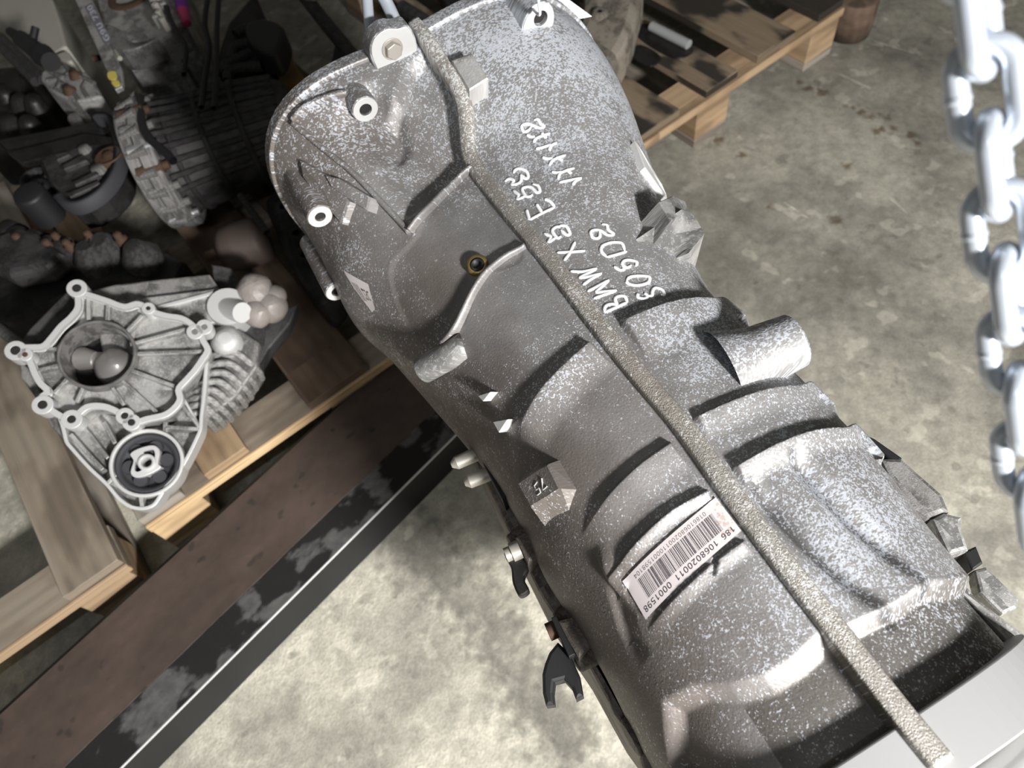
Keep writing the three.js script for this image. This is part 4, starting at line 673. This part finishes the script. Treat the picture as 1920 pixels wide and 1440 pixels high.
// =====================================================================
// STACKED ENGINES AND GEARBOXES IN THE DARK BEHIND
// =====================================================================
const LW = (p, y) => V(p[0], y, p[1]);
// ribbed gearbox lying on its side
{
  const A = [[.04,-1.4805],[.113,-1.4586],[.3472,-1.3748],[.3944,-1.3622]], a = LW(A[0], 0.3), b = LW(A[2], 0.3), ax = b.clone().sub(a).normalize(), len = a.distanceTo(b), up = V(0, 1, 0), sd = ax.clone().cross(up).normalize();
  const t = thing('dirty_gearbox', 'dirty dark gearbox with ribbed case lying behind the transfer case', 'gearbox', [a.x, 0.15, a.z]);
  partW('gear_casing', lathe([[0.0, 0.03], [0.12, 0.03], [0.12, 0.05], [0.112, 0.06], [0.108, len * 0.6], [0.098, len * 0.9], [0.08, len], [0, len]].reverse(), a, ax, 40), M.aluDark, t);
  const at = (u, ang, r) => a.clone().addScaledVector(ax, u).addScaledVector(up, r * Math.cos(ang)).addScaledVector(sd, r * Math.sin(ang));
  for (let k = -4; k <= 6; k++) { const g = tube([0.02, 0.3, 0.6, 0.92].map((u, i) => at(0.05 + u * (len - 0.05), k * 0.24, [0.122, 0.111, 0.108, 0.096][i])), 0.006, 16, 8); partW('long_rib', g, M.aluDark, t); }
  for (const u of [0.25, 0.45, 0.68]) partW('ring_rib', lathe([[0.1, -0.006], [0.116, -0.005], [0.116, 0.005], [0.1, 0.006]].reverse(), a.clone().addScaledVector(ax, u * len), ax, 40), M.aluDark, t);
  const fl = partW('joint_flange', lathe([[0.1, -0.03], [0.136, -0.03], [0.138, -0.027], [0.138, -0.002], [0.135, 0.002], [0.1, 0.004]].reverse(), a.clone().addScaledVector(ax, 0.05), ax, 48), M.aluDull, t, 'paler joint flange');
  partW('joint_flange', lathe([[0.1, -0.062], [0.13, -0.062], [0.132, -0.059], [0.132, -0.04], [0.128, -0.034], [0.1, -0.034]].reverse(), a.clone().addScaledVector(ax, 0.055), ax, 48), M.aluDull, t);
  for (let k = -5; k <= 6; k++) { const c = at(0.054, k * 0.33, 0.126); partW('flange_bolt', merge([rod(c, c.clone().addScaledVector(ax, 0.012), 0.009, 0.009, 6), rod(c.clone().addScaledVector(ax, -0.05), c, 0.013, 0.013, 14)]), k % 4 === 2 ? M.steel : k % 3 ? M.aluDull : M.rust, t); }
  for (let k = -4; k <= 6; k++) { const c = at(0.0, k * 0.31 + 0.1, 0.129); partW('flange_web', rod(c, at(0.04, k * 0.31 + 0.1, 0.137), 0.007, 0.01, 10), M.aluDull, t); }
  const cb = [[.1017,-1.5028],[.0715,-1.419],[.065,-1.36],[.0711,-1.3113],[.0725,-1.2688]]; partW('cable', tube(cb.map((p) => LW(p, 0.43)), 0.008, 30, 8), M.black, t, 'black cable');
  const mount = [[.3832,-1.3375],[.4283,-1.3013],[.3835,-1.2057],[.2806,-1.1382],[.2725,-1.2103]]; partW('tail_bracket', slab(mount, 0.25, 0.3, 0.006), M.aluSootShade, t);
}
// engine with the round timing cover and belt
{
  const o = [[-.1774,-1.6941],[-.1125,-1.6574],[-.0367,-1.6134],[-.0032,-1.5893],[.0085,-1.5567],[.0009,-1.5078],[-.0155,-1.4657],[-.0374,-1.4432],[-.0704,-1.425],[-.1089,-1.4251],[-.1338,-1.4387],[-.1385,-1.4746],[-.1316,-1.5858],[-.1679,-1.6235]];
  const t = thing('engine_with_belt', 'dark engine with a black belt round its timing cover at the left', 'engine', [o[3][0], 0.15, o[3][1]]);
  partW('engine_casing', slab(o, 0.273, 0.385, 0.008), M.aluSootShade, t);
  const loop = [[.0078,-1.5809],[.0257,-1.5572],[.0271,-1.5202],[.0186,-1.473],[-.0006,-1.4186],[-.0214,-1.3844],[-.0472,-1.3608],[-.0749,-1.3476],[-.109,-1.349],[-.1283,-1.3686],[-.1343,-1.4042]];
  const bp = smoothPath(loop, 60), P = bp.map((p) => V(p[0], 0.395, p[1])), N = P.map(() => V(0, 1, 0));
  partW('timing_belt', sweep(P, N, [[-0.008, -0.02], [-0.008, 0.006], [0.008, 0.006], [0.008, -0.02]]), M.rubber, t, 'black belt');
  const cov = [[-.1715,-1.6132],[-.1028,-1.5794],[-.0281,-1.5438],[.0134,-1.4849],[.0058,-1.457],[-.0426,-1.5037],[-.1009,-1.5271],[-.157,-1.5566]]; partW('cover_strip', slab(cov, 0.38, 0.396, 0.003), M.blackMetal, t);
  const pl = [[-.1252,-1.5397],[-.0442,-1.5179],[-.0101,-1.4863],[-.0316,-1.4186],[-.0314,-1.4025],[-.1053,-1.3669],[-.1285,-1.3941],[-.1325,-1.4669]]; const pp = partW('timing_cover', slab(pl, 0.38, 0.392, 0.003), M.aluDark, t);
  for (const s of [[[-.0983,-1.5201],[-.0747,-1.5079],[-.0732,-1.494],[-.0998,-1.4971]], [[-.0971,-1.4742],[-.0529,-1.473],[-.0532,-1.4489],[-.0981,-1.4593]], [[-.0989,-1.4096],[-.0501,-1.406],[-.0498,-1.3901],[-.0974,-1.3966]], [[-.1173,-1.3868],[-.0576,-1.3751],[-.0577,-1.3638],[-.1166,-1.3712]]]) partW('cover_rib', slab(s, 0.385, 0.402, 0.003), M.aluDark, pp);
  const pu = [[-.0154,-1.4299],[-.046,-1.4137],[-.0459,-1.4946]]; partW('pulley', lathe([[0, 0.012], [0.008, 0.014], [0.01, 0.008], [0.024, 0.008], [0.027, 0.012], [0.029, 0.0]].reverse(), LW(pu[0], 0.392), V(0, 1, 0)), M.rust, t, 'rusty orange pulley');
  partW('pulley', lathe([[0, 0.012], [0.012, 0.012], [0.016, 0]].reverse(), LW(pu[1], 0.39), V(0, 1, 0)), M.aluDull, t); partW('pulley', lathe([[0, 0.01], [0.01, 0.01], [0.013, 0]].reverse(), LW(pu[2], 0.392), V(0, 1, 0)), M.aluDull, t);
  const rg = [[-.158,-1.5384],[-.1601,-1.4926],[-.1515,-1.3998],[-.1745,-1.4303]]; partW('sensor_ring', lathe([[0.02, 0], [0.02, 0.03], [0.026, 0.032], [0.03, 0.03], [0.032, 0]].reverse(), LW(rg[0], 0.34), V(0, 1, 0)), M.aluDark, t);
  partW('filler_cap', lathe([[0, 0.02], [0.012, 0.02], [0.013, 0.03], [0.022, 0.03], [0.024, 0.0]].reverse(), LW(rg[1], 0.35), V(0, 1, 0)), M.black, t); partW('oil_filter', lathe([[0, 0.07], [0.026, 0.07], [0.03, 0.06], [0.03, 0]].reverse(), LW(rg[3], 0.345), V(0, 1, 0)), M.black, t, 'black oil filter');
}
// lower casting heap in front of the belt engine
{
  const o = [[-.3007,-1.6369],[-.2243,-1.5016],[-.2097,-1.3798],[-.1556,-1.3655],[-.1018,-1.3399],[-.0425,-1.2854],[-.0199,-1.217],[-.0721,-1.1757],[-.1586,-1.296],[-.2859,-1.31],[-.385,-1.3347]];
  const t = thing('cylinder_head', 'sooty cylinder head with rusty bolts behind the joint face of the transfer case', 'engine', [o[4][0], 0.15, o[4][1]]);
  partW('head_casting', slab(o, 0.15, 0.27, 0.01), M.aluSootShade, t);
  const bl = [[-.2513,-1.4853],[-.1862,-1.3804],[-.123,-1.3327],[-.2306,-1.4499],[-.1541,-1.3345],[-.0796,-1.2649],[-.2607,-1.5174],[-.2105,-1.408]], jr = rng(12);
  bl.forEach((p, i) => partW('cast_boss', lathe([[0, 0.03], [0.016, 0.03], [0.019, 0.02 + 0.02 * jr()], [0.028 + 0.012 * jr(), 0], [0.03, -0.05]].reverse(), LW(p, 0.295), V(0.2 * (jr() - 0.5), 1, 0.2 * (jr() - 0.5))), i % 3 ? M.aluDark : M.aluSootShade, t));
  const rb = [[-.135,-1.3518],[-.0907,-1.3008],[-.1872,-1.3959],[-.2078,-1.3908],[-.1765,-1.36],[-.2502,-1.4545]];
  rb.forEach((p, i) => partW('head_bolt', lathe([[0, 0.013], [0.006, 0.013], [0.008, 0.009], [0.008, 0.0], [0.012, 0.0], [0.012, -0.012]].reverse(), LW(p, 0.325), V(0, 1, 0), 6 + 10 * (i % 2)), i < 6 ? M.rust : M.steel, t));
  const rail = [[-.2798,-1.496],[-.238,-1.4847],[-.2127,-1.4397],[-.1935,-1.3472],[-.2311,-1.3337],[-.2958,-1.369],[-.321,-1.4302]]; partW('intake_port', slab(rail, 0.28, 0.33, 0.012), M.aluDark, t);
  const pipe = [[-.3715,-1.3248],[-.3502,-1.2543],[-.3318,-1.2127]]; partW('pipe_stub', tube(pipe.map((p) => LW(p, 0.27)), 0.011, 12, 10), M.aluDull, t);
}
// engine block with the stamped rail
{
  const R_ = [[.1402,-2.0158],[.1702,-1.9798],[.1536,-1.8707],[.1343,-1.7585],[.1182,-1.6653],[.1085,-1.5972],[.0922,-1.5471],[.0846,-1.531],[.0708,-1.5315]], t = thing('engine_block', 'grey engine block whose pale machined rail carries a stamped engine code', 'engine', [R_[4][0], 0.15, R_[4][1]]);
  partW('machined_rail', slab(R_, 0.44, 0.45, 0.0015), M.alu, t, 'pale machined rail');
  const bk = [[.1949,-2.0648],[.3656,-1.9283],[.2842,-1.7005],[.2152,-1.6776],[.1676,-1.7176],[.1336,-1.7221],[.131,-1.7879]]; partW('block_casting', slab(bk, 0.15, 0.42, 0.008), M.alu, t);
  const arch = [[.1473,-1.8135],[.1663,-1.7623],[.1636,-1.7079],[.1787,-1.6824],[.2128,-1.6719],[.1622,-1.6732],[.1258,-1.7086]]; partW('cast_arch', slab(smoothPath(arch, 40, true), 0.38, 0.43, 0.003), M.aluDull, t);
  const bore = [[.2309,-1.9]][0]; partW('cylinder_bore', lathe([[0, -0.002], [0.03, -0.002], [0.033, 0.006], [0.045, 0.006], [0.05, 0]].reverse(), LW(bore, 0.42), V(0, 1, 0), 32), M.rust, t, 'rusty round bore');
  const low = [[.1363,-1.7839],[.2481,-1.716],[.2388,-1.68],[.1374,-1.7369]]; partW('block_ledge', slab(low, 0.2, 0.36, 0.005), M.aluDark, t);
  // stamped code and yellow chalk marks
  const q = [[.1166,-1.7626],[.1387,-1.9553],[.1585,-1.9579],[.1361,-1.7634]], mk = (name, quad, y, tex, mat) => { const g = new THREE.BufferGeometry(); g.setAttribute('position', new THREE.Float32BufferAttribute(quad.flatMap((p) => [p[0], y, p[1]]), 3)); g.setAttribute('uv', new THREE.Float32BufferAttribute([0, 0, 1, 0, 1, 1, 0, 1], 2)); g.setIndex([0, 1, 2, 0, 2, 3]); g.computeVertexNormals(); return partW(name, g, mat, t); };
  // letters stand on the side of the rail nearer the block
  const code = [[.1313,-1.7011],[.1529,-1.8887],[.1338,-1.8862],[.1125,-1.7004]], tex = canvasTex(512, 110, (x, w, h) => { x.fillStyle = '#77787d'; x.fillRect(0, 0, w, h); x.fillStyle = '#c6c8d2'; x.font = 'bold 98px sans-serif'; x.textBaseline = 'middle'; x.textAlign = 'center'; x.save(); x.translate(w / 2, h / 2 + 4); x.scale(480 / x.measureText('G9U 730').width, 1); x.fillText('G9U 730', 0, 0); x.restore(); });
  mk('stamped_code', code, 0.4507, tex, new THREE.MeshStandardMaterial({ map: tex, roughness: 0.5, metalness: 0.2, side: THREE.DoubleSide }));
  for (const [a, y] of [[[[.0816,-1.5988],[.093,-1.5913],[.0859,-1.564],[.0746,-1.5714]], 0.4504], [[[.0759,-1.5626],[.0855,-1.557],[.0835,-1.537],[.0741,-1.54]], 0.4504]]) partW('chalk_mark', slab(smoothPath(a, 20, true), y - 0.0006, y + 0.0004, 0), std([0.6, 0.5, 0.1], 0.9), t, 'yellow chalk mark');
  const tb = [[.1233,-1.7117],[.1223,-1.6771]]; partW('pale_clip', rod(LW(tb[0], 0.424), LW(tb[1], 0.424), 0.005), M.cream, t); const rp = [[.0815,-1.7736],[.0921,-1.7674]]; partW('copper_plug', rod(LW(rp[0], 0.4), LW(rp[1], 0.4), 0.007), M.rust, t);
}
// ribbed aluminium side cover with two rusty bolts
{
  const o = [[-.029,-1.8432],[.0045,-1.855],[.0218,-1.8309],[.0343,-1.7936],[.0504,-1.7619],[.0518,-1.7196],[.0457,-1.6476],[.0263,-1.656],[-.0019,-1.6739],[-.0178,-1.704],[-.037,-1.7684],[-.0373,-1.8179]], t = thing('engine_cover', 'pale ribbed aluminium cover with two rusty bolts beside the stamped rail', 'cover', [o[4][0], 0.15, o[4][1]]);
  partW('cover_plate', slab(o, 0.15, 0.39, 0.005), M.alu, t);
  for (const s of [[[-.0136,-1.8517],[-.0081,-1.8176],[.0072,-1.7824],[.0377,-1.7441],[.0501,-1.7037]], [[-.0261,-1.8011],[-.0011,-1.7825],[.0194,-1.7872],[.0237,-1.8241]], [[.0084,-1.8413],[-.0057,-1.8059],[-.0071,-1.7711],[-.0219,-1.7518]], [[.0364,-1.7232],[.0239,-1.706],[.0204,-1.6623]], [[-.0071,-1.7711],[.002,-1.7256],[.0025,-1.6691]]]) partW('cover_rib', tube(s.map((p) => LW(p, 0.39)), 0.005, 24, 8), M.aluDull, t);
  for (const p of [[.028,-1.7591],[-.0015,-1.7162]]) partW('rusty_bolt', lathe([[0, 0.014], [0.007, 0.014], [0.009, 0.01], [0.014, 0.004], [0.016, -0.01]].reverse(), LW(p, 0.39), V(0, 1, 0), 8), M.rust, t);
  const st = [[-.0285,-1.6897],[-.0307,-1.6545],[-.0445,-1.6325]]; partW('spring_stub', tube(st.map((p) => LW(p, 0.35)), 0.014, 16, 10), M.aluDull, t);
}
// things in the far corner
{
  const o = [[-.0269,-2.4702],[.1027,-2.2782],[.083,-2.1584],[.0562,-2.0288],[.0167,-2.0184],[-.0153,-2.1047],[-.0622,-2.345]]; const t = thing('painted_panel', 'cream painted panel standing in the far left corner', 'panel', [o[3][0], 0, o[3][1]]);
  partW('panel_sheet', slab(o, 0.0, 0.33, 0.006), M.cream, t); partW('panel_tab', slab(smoothPath([[.02,-1.98],[.0467,-1.9781],[.0486,-1.9477],[.0426,-1.9243],[.0335,-1.927]], 24, true), 0.25, 0.345, 0.006), M.cream, t);
  const ij = [[-.0284,-1.9552],[-.0188,-1.9048],[-.0094,-1.8558],[-.0025,-1.8013],[.0035,-1.7582]].map((p) => LW(p, 0.44)), it = thing('injector', 'black plastic injector lying across the cream panel', 'injector', [ij[4].x, 0.4, ij[4].z]);
  partW('injector_body', merge([rod(ij[1], ij[3], 0.018, 0.02, 16), rod(ij[3], ij[4], 0.024, 0.02, 16)]), M.black, it); partW('injector_tip', rod(ij[0], ij[1], 0.01, 0.013, 14), M.black, it); partW('connector_lug', rod(ij[2], ij[2].clone().add(V(0.03, 0.02, -0.02)), 0.008), M.black, it);
  const bars = [[[-.0543,-2.0451],[-.033,-1.8311]], [[-.0665,-2.0032],[-.0489,-1.8396]]]; const bt = thing('fuel_rail', 'dull grey fuel rail running beneath the black injector', 'rail', [bars[0][0][0], 0.3, bars[0][0][1]]); bars.forEach((q) => partW('rail_pipe', rod(LW(q[0], 0.4), LW(q[1], 0.38), 0.011, 0.011, 12), M.aluDark, bt));
  const su = [[-.1832,-2.1575],[-.0404,-2.0306],[-.0649,-1.9975],[-.0806,-1.9277],[-.1423,-1.8174],[-.2485,-1.9162]], st = thing('intake_manifold', 'black intake manifold under the fuel rail at the left edge', 'manifold', [su[3][0], 0.15, su[3][1]]); partW('manifold_body', slab(su, 0.15, 0.33, 0.012), M.blackMetal, st);
  [[-.1264,-1.9374],[-.1067,-1.8746],[-.0828,-1.8486],[-.1501,-1.8153],[-.1171,-1.7802]].forEach((p, i) => partW('runner', lathe([[0, 0.03], [0.013, 0.03], [0.02, 0.02], [0.026, 0]].reverse(), LW(p, 0.325), V(0.2, 1, 0.1)), i % 2 ? M.aluSootShade : M.blackMetal, st));
  // wiring plugs and cables
  const pk = [[.3061,-1.7406],[.2925,-1.7015],[.2819,-1.6663]], pt = thing('wiring_plug', 'purple and pink wiring plug at the top of the view', 'plug', [pk[1][0], 0.42, pk[1][1]]); partW('plug_shell', rod(LW(pk[0], 0.44), LW(pk[1], 0.44), 0.014, 0.014, 8), M.purple, pt); partW('plug_end', rod(LW(pk[1], 0.44), LW(pk[2], 0.43), 0.013, 0.01, 8), M.pink, pt);
  const wh = thing('fuse_cluster', 'cluster of off-white connector blocks beside the purple plug', 'connector', [LWx([[.2456,-1.693]]), 0.44, LWz([[.2456,-1.693]])]);
  [[.2532,-1.7468],[.267,-1.7366],[.2481,-1.7107],[.2618,-1.7007],[.2415,-1.6774],[.235,-1.6448],[.2298,-1.6679]].forEach((p, i) => partW('connector_block', rbox(0.014, 0.03, 0.012, 0.003, p[0], 0.46, p[1], i), i % 3 ? M.cream : M.alu, wh));
  for (const c of [[[.3591,-1.6689],[.2976,-1.5656],[.2693,-1.4899],[.2227,-1.4161],[.1754,-1.3394]], [[.3757,-1.6491],[.3161,-1.5442],[.2643,-1.444],[.2224,-1.3686],[.1927,-1.3183]], [[.2632,-1.6822],[.2514,-1.6438],[.2433,-1.5916],[.237,-1.5446],[.1945,-1.4641]]]) { const g = tube(c.map((p, i) => LW(p, 0.47 - i * 0.005)), 0.0055, 40, 8); single('black_cable', ['thicker black cable hanging over the dirty gearbox', 'thinner black cable beside the thicker one over the dirty gearbox', 'short black lead running down from the off-white connectors'][used.black_cable === undefined ? 0 : used.black_cable + 1], 'cable', g, M.black); }
  const un = [[.384,-1.7666],[.4925,-1.8305],[.4418,-1.6913],[.3726,-1.5745],[.309,-1.6161],[.2818,-1.6178],[.323,-1.6876]], ut = thing('engine_underside', 'dark engine underside beneath the hanging black cables', 'engine', [un[2][0], 0.15, un[2][1]]);
  partW('underside_casting', slab(un, 0.15, 0.34, 0.01), M.aluSootShade, ut);
  for (const s of [[[.397,-1.6292],[.3518,-1.6507],[.3198,-1.614]], [[.363,-1.5375],[.3019,-1.5777],[.2801,-1.5471]], [[.4499,-1.6758],[.3898,-1.6983],[.3739,-1.6949]], [[.3689,-1.602],[.302,-1.6055],[.2957,-1.5789]]]) partW('oil_gallery', tube(s.map((p) => LW(p, 0.345)), 0.012, 20, 8), M.aluDark, ut);
  const dk = [[.3929,-1.6342],[.428,-1.6234],[.4468,-1.5563],[.3831,-1.4867],[.3639,-1.5505]]; partW('oil_pickup', slab(smoothPath(dk, 30, true), 0.33, 0.39, 0.008), M.black, ut);
  const ye = [[.4535,-1.6937],[.4662,-1.673],[.4408,-1.5419],[.438,-1.425],[.3989,-1.4301],[.3756,-1.5012],[.4027,-1.5988]]; single('yellow_cover', 'yellow plastic cover in the dark left of the gearbox bell', 'cover', slab(smoothPath(ye, 40, true), 0.17, 0.28, 0.006), M.yellow);
  const gb = [[.6004,-1.8268],[.5725,-1.6371],[.5483,-1.4653],[.5231,-1.3005]]; single('grey_pipe', 'long grey pipe sloping behind the bell corner', 'pipe', tube(gb.map((p, i) => LW(p, 0.3)), 0.017, 40, 12), M.aluDark);
  const wb = [[.6049,-1.7927],[.597,-1.7321]]; single('pale_joint', 'pale plastic joint on the sloping grey pipe', 'joint', merge([rod(LW(wb[0], 0.31), LW(wb[1], 0.315), 0.022, 0.018, 16), rod(LW(wb[1], 0.315), LW(wb[1], 0.335), 0.014, 0.014, 14)]), M.cream);
  const g2 = [[.8114,-1.7062],[.8154,-1.5763],[.8108,-1.4319]]; single('grey_rod', 'thick grey rod lying behind the bell top edge', 'rod', tube(g2.map((p) => LW(p, 0.2)), 0.02, 20, 12), M.aluDark);
  const bs = [[.5919,-1.6827],[.6197,-1.5232],[.5295,-1.3357],[.4213,-1.347],[.4744,-1.535]]; single('black_tray', 'black plastic tray behind the gearbox bell corner', 'tray', slab(bs, 0.15, 0.22, 0.006), M.black);
  const b2 = [[.9707,-1.8464],[1.2521,-1.6246],[1.1302,-1.4571],[.9692,-1.4332],[.882,-1.5689]]; single('dark_casting', 'dark casting seen over the top edge of the bell', 'casting', slab(b2, 0.148, 0.2, 0.01), M.aluSootShade);
  // brown canister and dark bits to the right of the ribbed gearbox
  const cn = [[.0478,-1.2482],[.1211,-1.2204]], ct = thing('brown_canister', 'brown round-ended canister between the dirty gearbox and the transfer case', 'canister', [cn[0][0], 0.15, cn[0][1]]);
  { const a = LW(cn[0], 0.215), b = LW(cn[1], 0.215), d = b.clone().sub(a), l = d.length(); partW('canister_body', lathe([[0, -0.005], [0.03, 0], [0.045, 0.015], [0.05, 0.04], [0.05, l], [0.045, l + 0.02], [0, l + 0.025]].reverse(), a, d, 32), std([0.1, 0.075, 0.062], 0.6, 0.2), ct); partW('canister_nozzle', rod(a.clone().addScaledVector(d.clone().normalize(), -0.03), a, 0.011, 0.014, 14), M.rust, ct); }
  const rd = [[.1441,-1.2601],[.1406,-1.1807],[.1361,-1.1258]]; single('steel_lever', 'thin steel lever lying right of the brown canister', 'lever', tube(rd.map((p) => LW(p, 0.3)), 0.007, 16, 8), M.aluDark);
  const hp = [[.1911,-1.2886],[.2604,-1.2471],[.2518,-1.1522],[.2101,-.9967],[.1389,-.9579],[.1315,-1.018],[.1427,-1.1039],[.16,-1.1818]], ht = thing('hub_casting', 'dark hub casting wedged left of the gearbox bell', 'casting', [hp[2][0], 0.15, hp[2][1]]);
  partW('hub_body', slab(smoothPath(hp, 50, true), 0.15, 0.24, 0.01), M.aluSootShade, ht); const hh = [[.2023,-1.2229],[.1862,-1.1362],[.2246,-1.1382],[.1701,-1.0743]]; hh.forEach((p, i) => partW('hub_boss', lathe([[0.008, 0.02], [0.012, 0.024], [0.018, 0.022], [0.024, 0]].reverse(), LW(p, 0.235), V(0.1, 1, 0.1)), i % 2 ? M.aluSootShade : M.aluDark, ht));
}
// on and beside the right-hand pallet
{
  const o = [[.9554,-1.2431],[1.0017,-1.221],[1.187,-1.3738],[1.2621,-1.2822],[1.1512,-1.1744],[1.0686,-1.1134],[.979,-1.069],[.9059,-1.0402],[.8945,-1.0797],[.9075,-1.149]], t = thing('beige_casting', 'dusty beige gearbox casting on the pallet beyond the bell', 'casting', [o[5][0], 0.147, o[5][1]]);
  const dust = std([0.3, 0.27, 0.22], 0.85, 0.05, { map: dirtTex, bumpMap: grainTex, bumpScale: 0.0006 });
  partW('casting_body', slab(smoothPath(o, 60, true), 0.147, 0.255, 0.02), dust, t);
  const h = [[1.0742,-1.2204],[1.0733,-1.2606],[1.04,-1.1534]]; partW('casting_boss', lathe([[0.006, 0.012], [0.012, 0.014], [0.018, 0.01], [0.022, 0]].reverse(), LW(h[0], 0.252), V(0, 1, 0)), dust, t); partW('bore', rod(LW(h[0], 0.25), LW(h[0], 0.26), 0.007), M.hole, t);
  const gb = [[1.2272,-1.1996],[1.2334,-1.0785]]; single('grey_bar', 'smooth grey bar lying across the stained pallet', 'bar', rod(LW(gb[0], 0.16), LW(gb[1], 0.16), 0.012, 0.012, 14), std([0.35, 0.36, 0.36], 0.5, 0.2));
  const rl = [[1.7284,-.9602],[1.6662,-.9192]], st = thing('timber_stump', 'round brown timber stump standing at the pallet corner', 'stump', [rl[0][0], 0, rl[0][1]]); part('stump_body', lathe([[0, 0.1], [0.05, 0.1], [0.056, 0.094], [0.058, 0.05], [0.055, 0.0], [0, 0]].reverse(), V(0, 0, 0), V(0, 1, 0), 28), W.brown, st);
  for (const s of [[[1.1949,-1.2257],[1.1893,-1.0714],[1.2366,-1.0649],[1.2354,-1.2298]], [[1.1269,-1.1726],[1.1255,-1.0967],[1.164,-1.0998],[1.1661,-1.1763]]]) single('oil_rag', used.oil_rag === undefined ? 'larger black oily rag on the stained pallet planks' : 'smaller black oily rag at the pallet plank gap', 'rag', slab(smoothPath(s, 40, true), 0.147, 0.151, 0.0015), M.blackMetal);
}
function LWx(a) { return a[0][0]; }
function LWz(a) { return a[0][1]; }

scene.traverse((o) => { if (o.isMesh) { o.castShadow = true; o.receiveShadow = true; } });
renderer.render(scene, camera);
